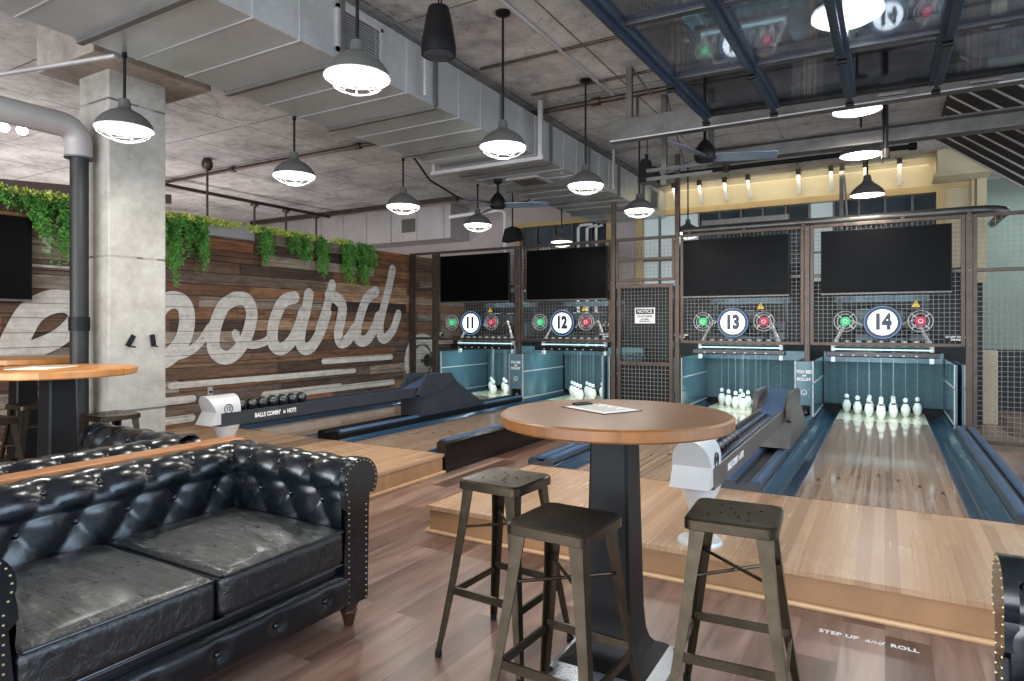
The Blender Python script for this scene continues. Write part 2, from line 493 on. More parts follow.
def text_mb(body, size, bold=0.0, sx=1.0, shear=0.0, depth=0.002, spacing=1.0, align='CENTER'):
    """letters as a mesh in the local XY plane, centred"""
    cu = bpy.data.curves.new('t', 'FONT'); cu.body = body; cu.size = size
    cu.align_x = align; cu.align_y = 'CENTER'; cu.offset = bold; cu.shear = shear; cu.extrude = depth / 2
    cu.space_character = spacing; cu.resolution_u = 3
    ob = bpy.data.objects.new('t', cu); COL.objects.link(ob)
    dg = bpy.context.evaluated_depsgraph_get()
    me = ob.evaluated_get(dg).to_mesh()
    mb = MB(); mb.add([(v.co.x * sx, v.co.y, v.co.z) for v in me.vertices], [tuple(p.vertices) for p in me.polygons])
    ob.evaluated_get(dg).to_mesh_clear()
    bpy.data.objects.remove(ob); bpy.data.curves.remove(cu)
    return mb
FACE_FRONT = Matrix.Rotation(PI / 2, 4, 'X')                                   # reads from -Y
FACE_EAST = Matrix.Rotation(PI / 2, 4, 'Z') @ Matrix.Rotation(PI / 2, 4, 'X')   # reads from +X
def place(mb, rot, loc):
    return mb.xf(Matrix.Translation(loc) @ rot)

def ribbon(pts, w, d=0.004, n=8):
    """flat brush stroke in the XY plane through pts [(x,y,width)], smoothed"""
    P = [Vector((p[0], p[1], p[2] if len(p) > 2 else w)) for p in pts]
    out = []
    for i in range(len(P) - 1):
        p0 = P[max(i - 1, 0)]; p1 = P[i]; p2 = P[i + 1]; p3 = P[min(i + 2, len(P) - 1)]
        for k in range(n):
            t = k / n
            out.append(0.5 * ((2 * p1) + (p2 - p0) * t + (2 * p0 - 5 * p1 + 4 * p2 - p3) * t * t + (3 * p1 - p0 - 3 * p2 + p3) * t ** 3))
    out.append(P[-1])
    L = []; R = []
    for i, p in enumerate(out):
        a = out[max(i - 1, 0)]; b = out[min(i + 1, len(out) - 1)]
        dx, dy = b.x - a.x, b.y - a.y; l = math.hypot(dx, dy) or 1
        nx, ny = -dy / l, dx / l
        L.append((p.x + nx * p.z / 2, p.y + ny * p.z / 2)); R.append((p.x - nx * p.z / 2, p.y - ny * p.z / 2))
    # round ends
    def endcap(p, q):
        c = ((p[0] + q[0]) / 2, (p[1] + q[1]) / 2); r = math.hypot(p[0] - q[0], p[1] - q[1]) / 2
        a0 = math.atan2(p[1] - c[1], p[0] - c[0])
        return [(c[0] + r * math.cos(a0 + PI * k / 6), c[1] + r * math.sin(a0 + PI * k / 6)) for k in range(1, 6)]
    mb = MB(); m = len(L)
    vs = [(x, y, d) for x, y in L] + [(x, y, d) for x, y in R]
    fs = [(i, m + i, m + i + 1, i + 1) for i in range(m - 1)]
    for (p, q, i0, i1) in ((L[0], R[0], 0, m), (R[-1], L[-1], 2 * m - 1, m - 1)):
        cap = endcap(p, q); o = len(vs); vs += [(x, y, d) for x, y in cap]
        fs.append(tuple([i0] + list(range(o, o + 5)) + [i1]))
    mb.add(vs, fs)
    return mb
WORLD = 1.5; FRONT = 650; SIDE = 220; EXPO = 0.45; LAMP = 15.0
# ================================================================== SETTING
mb = MB(); mb.box(-15, 5, -5, 16, -0.12, 0)
floor_o = struct('floor', mb, M['floor'])
mb = MB(); mb.box(-15, 5, -5, 16, 4.2, 4.4)
struct('ceiling', mb, M['ceiling'])
CEIL = 4.2
WALL_Y = 12.2
# wall at the back of the pinsetters: cream band above, two steel windows, dark wall below
mb = MB()
for (x0, x1, z0, z1) in ((-4.2, 1.3, 3.72, 4.2), (0.78, 1.3, 2.45, 3.72)):
    mb.box(x0, x1, WALL_Y, WALL_Y + 0.2, z0, z1)
wall_back = struct('wall_back', mb, M['cream'])
mb = MB()
for (x0, x1, z0, z1) in ((-15, -4.2, 3.72, 4.2), (-15, -6.95, 2.3, 3.72), (-4.75, -4.16, 2.3, 3.72)):
    mb.box(x0, x1, WALL_Y, WALL_Y + 0.2, z0, z1)
struct('wall_back_pink', mb, M['mauve'])
mb = MB(); mb.box(-15, 0.78, WALL_Y, WALL_Y + 0.2, 0, 2.3); mb.box(.78, 1.3, WALL_Y, WALL_Y + .2, 0, 2.45)
struct('wall_back_low', mb, M['dark_wall'])
mb = MB(); mb.box(1.1, 1.3, WALL_Y + 0.2, 14.6, 0, 4.2); mb.box(1.3, 5, 14.6, 14.8, 1.1, 4.2)
struct('wall_recess', mb, M['sage'])
mb = MB(); mb.box(1.3, 5, 14.57, 14.8, 0, 1.1)
struct('wall_recess_low', mb, M['dark_wall'])
mb = MB(); mb.box(1.32, 1.52, WALL_Y + .25, WALL_Y + .45, 0, 1.15, .01)
single('pedestal_post', mb, M['cream'], 'short cream boxed post behind the mesh on the far right', 'post')
mb = MB(); mb.box(-15, -14.8, -5, 16, 0, 4.2)
struct('wall_far_left', mb, M['mauve'])
def steel_window(name, x0, x1, cols, lit, z0=2.3, z1=3.72):
    w = thing(name, '', 'window'); del w['category']; del w['label']; w['kind'] = 'structure'
    f = MB(); y = WALL_Y
    f.box(x0 - .06, x1 + .06, y - .07, y + .1, z1 - .07, z1 + .03)
    f.box(x0 - .06, x0 + .06, y - .07, y + .1, z0, z1 - .07); f.box(x1 - .06, x1 + .06, y - .07, y + .1, z0, z1 - .07)
    part('window_frame', f, M['gold'], w)
    g = MB(); b = MB()
    n = cols
    for i in range(1, n):
        x = x0 + (x1 - x0) * i / n
        b.box(x - .018, x + .018, y + .02, y + .08, z0, z1 - .07)
    for zz in (z0 + .5, z0 + .95):
        b.box(x0, x1, y + .025, y + .075, zz - .016, zz + .016)
    part('mullions', b, M['steel_grey'], w)
    xs = [x0 + (x1 - x0) * i / n for i in range(n + 1)]
    dim = MB(); lt = MB()
    for i in range(n):
        (lt if i in lit else dim).box(xs[i], xs[i + 1], y + .08, y + .1, z0, z1 - .07)
    part('pane', dim, M['window_glass'], w)
    if lit: part('lit_pane', lt, M['day_pane'], w)
    return w
steel_window('window_1', -4.16, 0.76, 13, (0, 1, 2, 8))
steel_window('window_2', -6.9, -4.78, 5, ())
t = thing('cove_light', 'warm light strip glowing along the top of the cream wall', 'light strip', (0, WALL_Y - .05, 4.12))
m1 = MB(); m1.box(-3.6, .6, -.02, .05, -.02, .03); part('strip', m1, M['cove_glow'], t)
m1 = MB(); m1.box(-3.6, .6, -.03, -.02, -.03, .05); part('lip', m1, M['cream'], t)
ld = bpy.data.lights.new('cove_lamp', 'AREA'); ld.shape = 'RECTANGLE'; ld.size = 4.2; ld.size_y = .08; ld.energy = 8; ld.color = (1.0, .9, .7)
lo = bpy.data.objects.new('cove_lamp', ld); COL.objects.link(lo); lo.parent = t; lo.location = (-1.5, -.3, -.06); lo.rotation_euler = (math.radians(48), 0, 0)
# ochre cornice line over the windows
mb = MB(); mb.box(-3.6, 1.3, WALL_Y - .035, WALL_Y, 3.70, 3.76)
struct('trim_1', mb, M['gold'])
mb = MB(); mb.box(1.22, 1.34, WALL_Y - .1, WALL_Y, 2.2, 3.95); mb.tube([(0.72, WALL_Y - .06, 3.86), (1.1, WALL_Y - .06, 3.86), (1.17, WALL_Y - .06, 3.79), (1.17, WALL_Y - .06, 2.9)], .025, 8)
struct('trim_2', mb, M['cream'], True)
# brackets along the cream band
k = 0
br = None
pos_words = ['by the duct end', 'second from the duct', 'third from the duct', 'fourth from the duct', 'behind the fan blade', 'sixth from the duct', 'seventh from the duct', 'above the far pendant', 'next to the box at the wall corner']
for i, x in enumerate((-3.42, -2.95, -2.5, -2.1, -1.28, -.78, -.28, .2, .72)):
    lab = 'small pale diagonal bracket high on cream wall, ' + pos_words[i]
    if br is None:
        br = thing('wall_bracket', lab, 'bracket', (x, WALL_Y, 3.86), 0, 'brackets along the cream wall')
        m1 = MB(); m1.bar((0, -.03, -.03), (0, -.26, .26), .055, .04); part('strut', m1, M['white'], br)
        m1 = MB(); m1.box(-.035, .035, -.3, -.2, .25, .34); part('hanger_cap', m1, M['steel'], br)
    else: dup(br, (x, WALL_Y, 3.86), 0, lab)
mb = MB(); mb.box(-.32, .32, -.55, 0, 0, .36, .01); mb.box(-.36, .36, -.58, 0, -.05, 0)
single('bulkhead_box', mb, M['cream'], 'cream boxed bulkhead at upper right corner of cream wall', 'bulkhead', (1.0, WALL_Y, 3.84))
# concrete column with its capital
mb = MB(); mb.box(-6.27, -5.79, 3.06, 3.57, 0, 3.78, .012)
column = struct('column', mb, M['concrete'])
mb = MB(); mb.box(-6.45, -5.52, 2.8, 3.85, 3.76, 4.2, .01)
struct('column_capital', mb, M['concrete_cap'])
# raised timber approaches
def approach(x0, x1, name, label):
    t = thing(name, label, 'platform', (0, 0, 0))
    m1 = MB(); m1.box(x0, x1, 3.86, 5.49, .17, .2); part('deck', m1, M['approach'], t)
    m1 = MB(); m1.box(x0 + .01, x1 - .01, 3.88, 5.47, 0, .17); part('riser', m1, M['riser'], t)
    m1 = MB()
    m1.tube([(x0 - .005, 5.49, .012), (x0 - .005, 3.86, .012), (x1 + .005, 3.86, .012), (x1 + .005, 5.49, .012)], .016, 8)
    part('base_trim', m1, M['trim_wood'], t, True)
    return t
approach(-2.97, 2.6, 'approach_platform', 'pale maple step-up platform in front of lanes thirteen and fourteen')
approach(-8.02, -4.0, 'approach_platform', 'pale maple step-up platform in front of lanes eleven and twelve')
# lettering on the floor before the step
lt = thing('floor_lettering', 'white STEP UP and ROLL lettering on floor before the step', 'lettering', (0, 0, 0))
def floor_text(body, size, x, sx=1.0, shear=0, bold=0.002, name='word'):
    t_ = text_mb(body, size, bold, sx, shear, .001, 1.05, 'LEFT')
    part(name, place(t_, Matrix.Identity(4), (x, 3.61, .0016)), M['white'], lt)
floor_text('STEP UP', .05, -.29, .95, 0, .0015)
floor_text('and', .056, -.088, .95, .35, .0005)
floor_text('ROLL', .05, .022, .95, 0, .0015)

# ---------------------------------------------------------------- board wall at the left with painted lettering
WX = -8.1; WTOP = 2.93
tones = [(100, 76, 58), (124, 94, 70), (82, 62, 50), (150, 122, 96), (116, 82, 56), (150, 100, 64), (140, 126, 112), (172, 156, 138), (98, 84, 74), (70, 52, 43), (130, 94, 64), (112, 94, 80), (146, 134, 122)]
mb = MB()
rows = 18; rh = WTOP / rows
rng = random.Random(21)
for i in range(rows):
    z0 = i * rh; y = -1.0 - rng.random() * 1.4
    while y < 11.9:
        L = rng.uniform(0.9, 2.8); y1 = min(y + L, 11.9)
        c = srgb(*rng.choice(tones)); k = rng.uniform(.8, 1.25)
        c = tuple(min(1, q * k) for q in c[:3]) + (1,)
        cuts = [z0, z0 + rh * rng.uniform(.3, .7), z0 + rh] if rng.random() < .3 else [z0, z0 + rh]
        for za, zb in zip(cuts[:-1], cuts[1:]):
            dp = rng.uniform(-.016, .003); kk = rng.uniform(.8, 1.2); c2 = tuple(min(1, q * kk) for q in c[:3]) + (1,)
            if y1 > -1.0: mb.box(WX - .05, WX - .003 + dp, max(y, -1.0), y1 - .005, za + .004, zb - .004, 0, c2)
        y = y1
mb.box(WX - .12, WX - .05, -1.0, 11.9, 0, WTOP - .02, 0, srgb(40, 30, 24))
wall_left = struct('wall_left', mb, M['reclaimed'])
mb = MB(); mb.box(WX - .14, WX + .01, 4.0, 6.35, WTOP - .13, WTOP + .01, 0)
part('cap_board', mb, M['galv_dull'], wall_left)
# painted letters: strokes traced on the wall face in (distance along wall, height)
def paint(name, strokes):
    m1 = MB()
    for i, (pts, w) in enumerate(strokes):
        r = ribbon(pts, w)
        q = [(WX + .0035 + v.z * .4 + i * .0006, v.x, v.y) for v in r.v]
        m1.add(q, r.f)
    return part(name, m1, M['wall_paint'], wall_left)
LETTERS = [('painted_letter_piece', [([(3.259, 1.239), (3.346, 1.458), (3.465, 1.682), (3.637, 1.8), (3.816, 1.822), (3.931, 1.758)], 0.27), ([(3.34, 1.252), (3.507, 1.294), (3.711, 1.387), (3.862, 1.52), (3.931, 1.622)], 0.2)]), ('painted_letter', [([(4.787, 1.49), (4.917, 1.779), (5.085, 1.881), (5.242, 1.82), (5.288, 1.62), (5.242, 1.387), (5.12, 1.208), (4.967, 1.1), (4.803, 1.108)], 0.23), ([(5.12, 1.142), (5.295, 1.185), (5.477, 1.315), (5.627, 1.519)], 0.12)]), ('painted_letter', [([(6.023, 1.927), (5.842, 1.818), (5.724, 1.588), (5.673, 1.345), (5.712, 1.17), (5.869, 1.086), (6.044, 1.158), (6.212, 1.371), (6.293, 1.591)], 0.2), ([(6.276, 1.535), (6.306, 1.738), (6.212, 1.919), (6.003, 1.926)], 0.2), ([(6.023, 1.428), (6.073, 1.337), (6.191, 1.28), (6.363, 1.257), (6.563, 1.309), (6.724, 1.439)], 0.12)]), ('painted_letter', [([(7.102, 1.989), (6.896, 1.922), (6.751, 1.712), (6.68, 1.477), (6.697, 1.258), (6.841, 1.18), (7.027, 1.28), (7.179, 1.504), (7.276, 1.75)], 0.2), ([(7.395, 2.046), (7.336, 1.782), (7.237, 1.474), (7.218, 1.26), (7.316, 1.165), (7.476, 1.222), (7.662, 1.471), (7.788, 1.758)], 0.2)]), ('painted_letter', [([(7.905, 2.239), (7.861, 2.066), (7.746, 1.758), (7.62, 1.471)], 0.17), ([(7.844, 2.065), (8.028, 1.991), (8.14, 1.863), (8.108, 1.632), (8.05, 1.403), (8.108, 1.255), (8.276, 1.301), (8.44, 1.483)], 0.21)]), ('painted_letter', [([(8.981, 2.164), (8.754, 2.033), (8.607, 1.772), (8.511, 1.499), (8.535, 1.296), (8.73, 1.275), (8.93, 1.463), (9.059, 1.709)], 0.2), ([(9.448, 2.602), (9.35, 2.289), (9.216, 1.925), (9.111, 1.603), (9.111, 1.355), (9.242, 1.3), (9.459, 1.459), (9.614, 1.752)], 0.19)])]
for nm, st in LETTERS: paint(nm, st)
# painted bars under the word and a ring emblem
rr = []
for (y0, y1, z, w) in [(5.059, 8.091, 0.75, 0.08), (6.525, 8.091, 0.508, 0.08), (7.716, 9.413, 0.945, 0.1), (6.504, 9.461, 0.468, 0.1), (4.988, 5.369, 0.554, 0.1), (4.988, 5.357, 0.297, 0.1), (6.384, 8.426, 0.744, 0.08)]:
    rr.append(([(y0, z), ((y0 + y1) / 2, z), (y1, z)], w))
paint('painted_bars', rr)
ring = [(10.35 + .45 * math.cos(a), .83 + .45 * math.sin(a)) for a in [2 * PI * k / 16 for k in range(17)]]
paint('painted_ring', [(ring, .2)])
ring = [(10.35 + .17 * math.cos(a), .83 + .17 * math.sin(a)) for a in [2 * PI * k / 12 for k in range(13)]]
paint('painted_disc', [(ring, .26)])
m1 = text_mb('S', .24, .006, 1.0, 0, .003)
m1.add([(x, y, 0) for y in (.22, .245) for x in (-.42, .3)], [(0, 1, 3, 2)]); m1.add([(x, y, 0) for y in (-.245, -.22) for x in (-.42, .3)], [(0, 1, 3, 2)])
part('painted_capital', place(m1, FACE_EAST, (WX + .006, 3.62, 2.44)), M['wall_paint'], wall_left)
# ================================================================== LANES
LANES = {11: -6.6, 12: -4.76, 13: -1.95, 14: -.05}
HW = {11: .53, 12: .53, 13: .56, 14: .56}
Y0, Y1 = 5.49, 11.9
LZ = .2
for n, cx in LANES.items():
    h = HW[n]
    t = thing('bowling_lane', 'glossy maple bowling lane leading to the pins under sign %s' % WORD[n], 'bowling lane', (cx, Y0, 0), 0, 'bowling lanes')
    m1 = MB(); m1.box(-h, h, .006, 10.35 - Y0, 0.02, LZ); part('lane_bed', m1, M['lane'], t)
    m1 = MB(); m1.box(-h, h, 10.35 - Y0, 11.62 - Y0, 0.02, LZ); part('pin_deck', m1, M['pin_deck'], t)
    m1 = MB(); m1.box(-h, h, 0, .006, .15, LZ + .0008); part('foul_line', m1, M['black'], t)
    m1 = MB()
    for k in range(-3, 4):
        x = k * h * .27; y = 1.12 - abs(k) * .15
        m1.add([(x - .018, y, LZ + .0012), (x + .018, y, LZ + .0012), (x, y + .13, LZ + .0012)], [(0, 1, 2)])
    part('aiming_arrows', m1, M['turned'], t)
def gutter(x0, x1, label):
    """rounded channel beside a lane"""
    m1 = MB(); w = x1 - x0; rows = []
    prof = [(x0, .0), (x0, LZ + .012)] + [(x0 + w * (k / 14), LZ + .012 - .085 * math.sin(PI * min(1, max(0, (k - .6) / 12.8)))) for k in range(0, 15)] + [(x1, LZ + .012), (x1, 0)]
    for y in (Y0 + .006, 9.0, 11.65): rows.append([(x, y, z) for x, z in prof])
    m1.grid(rows)
    m1.prism([(x, z) for x, z in prof[1:-1]] + [(x1, .05), (x0, .05)], Y0, Y0 + .006, 'Y')
    return single('lane_gutter', m1, M['gutter'], label, 'gutter', group='gutters', smooth=True)
def hump(x0, x1, label, tubes, mat='black', z=.285, y1=9.88, cush=True):
    """capped divider between gutters: dark box with shiny rounded bumpers along the top"""
    t = thing('lane_divider', label, 'lane divider', ((x0 + x1) / 2, Y0, 0))
    w = (x1 - x0) / 2
    m1 = MB()
    pts = [(-w, .0), (-w, z - .03), (-w + .025, z)]
    if w > .09: pts += [(-w * .35, z), (-w * .25, z - .03), (w * .25, z - .03), (w * .35, z)]
    pts += [(w - .025, z), (w, z - .03), (w, 0)]
    m1.prism(pts, 0, y1 - Y0, 'Y'); part('housing', m1, M[mat], t)
    if cush:
        for x in tubes:
            m1 = MB(); rws = []
            for y in (.03, y1 - Y0 - .02):
                rws.append([(x + .04 * math.cos(PI * k / 10), y, z - .012 + .032 * math.sin(PI * k / 10)) for k in range(11)])
            m1.grid(rws); m1.prism([(x + .04 * math.cos(PI * k / 10), z - .012 + .032 * math.sin(PI * k / 10)) for k in range(11)], .03, .04, 'Y')
            part('bumper_strip', m1, M['cushion'], t, True)
    return t
gutter(-2.73, -2.51, 'blue gutter along the left edge of lane thirteen')
gutter(-1.39, -1.17, 'blue gutter along the right edge of lane thirteen')
gutter(-.86, -.61, 'glossy blue gutter along the left edge of lane fourteen')
gutter(.51, .76, 'glossy blue gutter along the right edge of lane fourteen')
gutter(-7.36, -7.13, 'blue gutter along the left edge of lane eleven')
gutter(-6.07, -5.86, 'blue gutter along the right edge of lane eleven')
gutter(-5.51, -5.29, 'blue gutter along the left edge of lane twelve')
gutter(-4.23, -4.1, 'narrow blue gutter along the right edge of lane twelve')
hump(-1.17, -.86, 'dark double bumper divider under the ball return between lanes thirteen and fourteen', (-.1, .1), 'charcoal', .27)
hump(-3.0, -2.73, 'dark bumper divider on the left of lane thirteen', (-.02, .085), 'charcoal', .27)
hump(.76, 1.0, 'dark bumper divider on the right of lane fourteen', (-.06, .06), 'charcoal', .26)
hump(-5.86, -5.51, 'black flat divider under the ball return between lanes eleven and twelve', (.13,), 'black', .3)
hump(-4.1, -3.98, 'tall black kerb with blue top on the right of lane twelve', (0,), 'black_gloss', .33)
hump(-7.6, -7.36, 'dark divider on the left of lane eleven by the board wall', (.05,), 'charcoal', .27)

# ---------------------------------------------------------------- pins hung on cords
def make_pin():
    t = thing('bowling_pin', '', 'bowling pin', (0, 0, LZ), 0, '')
    prof = [(.028, 0), (.033, .005), (.05, .045), (.06, .085), (.061, .1), (.055, .135), (.04, .168), (.027, .188), (.0235, .2), (.026, .213), (.031, .23), (.032, .245), (.027, .262), (.015, .274), (0.0001, .277)]
    m1 = MB(); m1.lathe(prof, (0, 0, 0), 24); part('pin_body', m1, M['pin'], t, 80)
    m1 = MB(); m1.lathe([(.0285, .187), (.0255, .195), (.0255, .203), (.0275, .211)], (0, 0, 0), 24); part('neck_stripe', m1, M['stripe'], t, True)
    m1 = MB(); m1.tube([(0, 0, .276), (0, 0, 1.014)], .0028, 6); part('cord', m1, M['cord'], t)
    return t
rowname = ['head pin at the front', 'left pin of second row', 'right pin of second row', 'left pin of third row', 'middle pin of third row', 'right pin of third row',
           'far left pin of back row', 'inner left pin of back row', 'inner right pin of back row', 'far right pin of back row']
proto_pin = None
for n, cx in LANES.items():
    k = 0
    for r in range(4):
        for j in range(r + 1):
            x = cx + (j - r / 2) * .312; y = 10.68 + r * .22
            lab = 'white bowling pin on lane %s deck, %s' % (WORD[n], rowname[k]); k += 1
            g = 'pins standing on lane %s' % WORD[n]
            if proto_pin is None:
                proto_pin = make_pin(); proto_pin.location = (x, y, LZ); proto_pin['label'] = lab; proto_pin['group'] = g
            else: dup(proto_pin, (x, y, LZ), 0, lab, g)

# ---------------------------------------------------------------- pits, kickbacks, pinsetters
PY = 9.9
for n, cx in LANES.items():
    t = thing('pit_curtain', 'teal-lit rough backdrop curtain behind the pins of lane %s' % WORD[n], 'curtain', (cx, 11.75, 0), 0, 'pit curtains')
    m1 = MB(); rows = []
    for z in (.27, .6, .95):
        rows.append([(-.82 + 1.64 * i / 40, .012 * math.sin(i * 1.7), z) for i in range(41)])
    m1.grid(rows); m1.grid([[(p[0], p[1] + .02, p[2]) for p in r] for r in rows[::-1]]); part('cloth', m1, M['curtain'], t, True)
    m1 = MB(); m1.box(-.82, .82, -.05, .05, .95, 1.12, .01); part('top_rail', m1, M['teal'], t)
    m1 = MB(); m1.box(-.82, .82, -.02, .1, .02, .26); part('tail_plank', m1, M['black'], t)
def kickback(x0, x1, label, panel=True):
    t = thing('kickback_cabinet', label, 'kickback panel', ((x0 + x1) / 2, PY if panel else PY + .1, 0), 0, 'kickback cabinets')
    w = (x1 - x0) / 2
    m1 = MB(); m1.box(-w, -w + .03, 0.0, 1.65, .02, 1.04, .004); m1.box(w - .03, w, 0.0, 1.65, .02, 1.04, .004); part('side_panel', m1, M['teal'], t)
    m1 = MB()
    for s in (-1, 1):
        for z in (.72, .25): m1.box(s * w - .008, s * w + .008, .0, 1.68, z, z + .018)
        m1.box(s * w - .008, s * w + .008, .0, .02, .2, 1.04)
    part('edge_strip', m1, M['offwhite'], t)
    if w > .08:
        m1 = MB(); m1.box(-w + .03, w - .03, .0, .1, .42, 1.035, .004); part('front_panel', m1, M['teal'], t)
        m1 = MB(); m1.box(-w + .03, w - .03, .06, .08, .22, .42); m1.ball((0, .04, .31), .065, 16, 10); part('ball_hole', m1, M['black_gloss'], t, True)
        m1 = MB(); m1.box(-w + .03, w - .03, -.01, .05, .2, .225); part('sill', m1, M['teal'], t)
    if panel:
        for s, z, sz in (('YOU BEE', .89, .062), ('and', .84, .045), ('ROLLIN\'', .785, .062)):
            part('lettering', place(text_mb(s, sz, .002, .8, .3 if s == 'and' else 0, .002), FACE_FRONT, (0, -.003, z)), M['white'], t)
        m1 = MB()
        circ = [(.036 * math.cos(a), -.003, .6 + .036 * math.sin(a)) for a in [2 * PI * k / 20 for k in range(20)]]
        m1.tube(circ, .004, 6, closed=True)
        m1.tube([(-.018, -.003, .592), (0, -.003, .582), (.018, -.003, .592)], .0035, 6)
        for sx in (-1, 1):
            m1.tube([(sx * .014, -.003, .607), (sx * .022, -.003, .612)], .004, 6)
            for sz in (-1, 1): m1.bar((sx * .055, -.003, .6 + sz * .05), (sx * .068, -.003, .6 + sz * .055), .006, .003)
        part('smiling_ball_emblem', m1, M['white'], t)
    return t
kickback(-1.1, -.874, 'teal cabinet lettered YOU BEE and ROLLIN between lanes thirteen and fourteen')
kickback(-5.79, -5.524, 'teal cabinet lettered YOU BEE and ROLLIN between lanes eleven and twelve')
kickback(-2.86, -2.744, 'teal side partition on the left of lane thirteen pins', False)
kickback(.774, .88, 'teal side partition on the right of lane fourteen pins', False)
kickback(-7.52, -7.374, 'teal side partition on the left of lane eleven pins', False)
kickback(-4.06, -3.94, 'teal side partition on the right of lane twelve pins', False)
def pinsetter(n, cx):
    t = thing('pinsetter', 'string pinsetter machine over the pin deck of lane %s' % WORD[n], 'pinsetter', (cx, 10.3, 0), 0, 'pinsetters')
    m1 = MB(); m1.box(-.68, .68, -.1, .0, 1.1, 1.18, .012); part('front_bar', m1, M['black_gloss'], t)
    parts('stud', [MB().box(-.5 + k * .15, -.47 + k * .15, -.105, -.1, 1.12, 1.135) for k in range(7)], M['offwhite'], t)
    m1 = MB(); m1.box(-.62, .62, .15, 1.2, 1.22, 1.27, .01); part('string_table', m1, M['machine'], t)
    parts('pulley', [MB().tube([(-.56 + k * .14, .12, 1.25), (-.56 + k * .14, .12, 1.33)], .04, 10) for k in range(9)], M['galv_dull'], t, True)
    for s in (-1, 1):
        m1 = MB(); m1.bar((s * .6, .1, 1.25), (s * .42, .2, 1.62), .035, .03); m1.bar((s * .42, .2, 1.62), (s * .1, .5, 1.5), .03, .03)
        part('front_arm', m1, M['galv_dull'], t)
        part('rear_arm', MB().bar((s * .6, 1.1, 1.25), (s * .55, 1.0, 1.95), .05, .05), M['machine'], t)
        part('side_leg', MB().bar((s * .6, .1, 1.02), (s * .6, .1, 1.27), .05, .06), M['galv_dull'], t)
    m1 = MB(); m1.box(-.34, .3, .55, 1.0, 1.3, 1.78, .02); part('drive_housing', m1, M['machine'], t)
    part('motor_box', MB().box(.34, .6, .6, .95, 1.3, 1.6, .02), M['machine'], t); part('rear_beam', MB().box(-.64, .62, 1.0, 1.12, 1.9, 2.0), M['machine'], t)
    m1 = MB(); m1.tube([(-.5, .52, 1.52), (.5, .52, 1.52)], .05, 12)
    for k in range(10): m1.lathe([(.05, -.01), (.1, -.01), (.1, .01), (.05, .01)], (-.45 + k * .1, .52, 1.52), 16, 'X')
    part('winding_drum', m1, M['steel_grey'], t, True)
    m1 = MB(); m1.tube([(-.62, .35, 1.4), (-.3, .2, 1.44), (.2, .25, 1.38), (.64, .3, 1.47)], .012, 6); m1.tube([(-.6, .3, 1.75), (-.1, .45, 1.83), (.5, .35, 1.72)], .01, 6); part('cable', m1, M['black'], t)
    m1 = MB(); m1.box(-.6, .6, .02, .05, 1.195, 1.213); part('light_tube', m1, M['tube_glow'], t)
    ld = bpy.data.lights.new('pit_lamp', 'AREA'); ld.shape = 'RECTANGLE'; ld.size = 1.2; ld.size_y = .25; ld.energy = PITW; ld.color = (.66, .95, 1.0)
    lo = bpy.data.objects.new('pit_lamp', ld); COL.objects.link(lo); lo.parent = t; lo.location = (0, .1, 1.17); lo.rotation_euler = (math.radians(20), 0, 0)
    # light over the machinery
    ld = bpy.data.lights.new('machine_lamp', 'AREA'); ld.shape = 'RECTANGLE'; ld.size = 1.0; ld.size_y = .1; ld.energy = PITW * .9; ld.color = (.75, .92, 1.0)
    lo = bpy.data.objects.new('machine_lamp', ld); COL.objects.link(lo); lo.parent = t; lo.location = (0, .9, 2.2)
    m1 = MB(); m1.box(-.5, .5, .86, .94, 2.21, 2.25); part('work_light', m1, M['offwhite'], t)
PITW = 11.0
for n, cx in LANES.items(): pinsetter(n, cx)

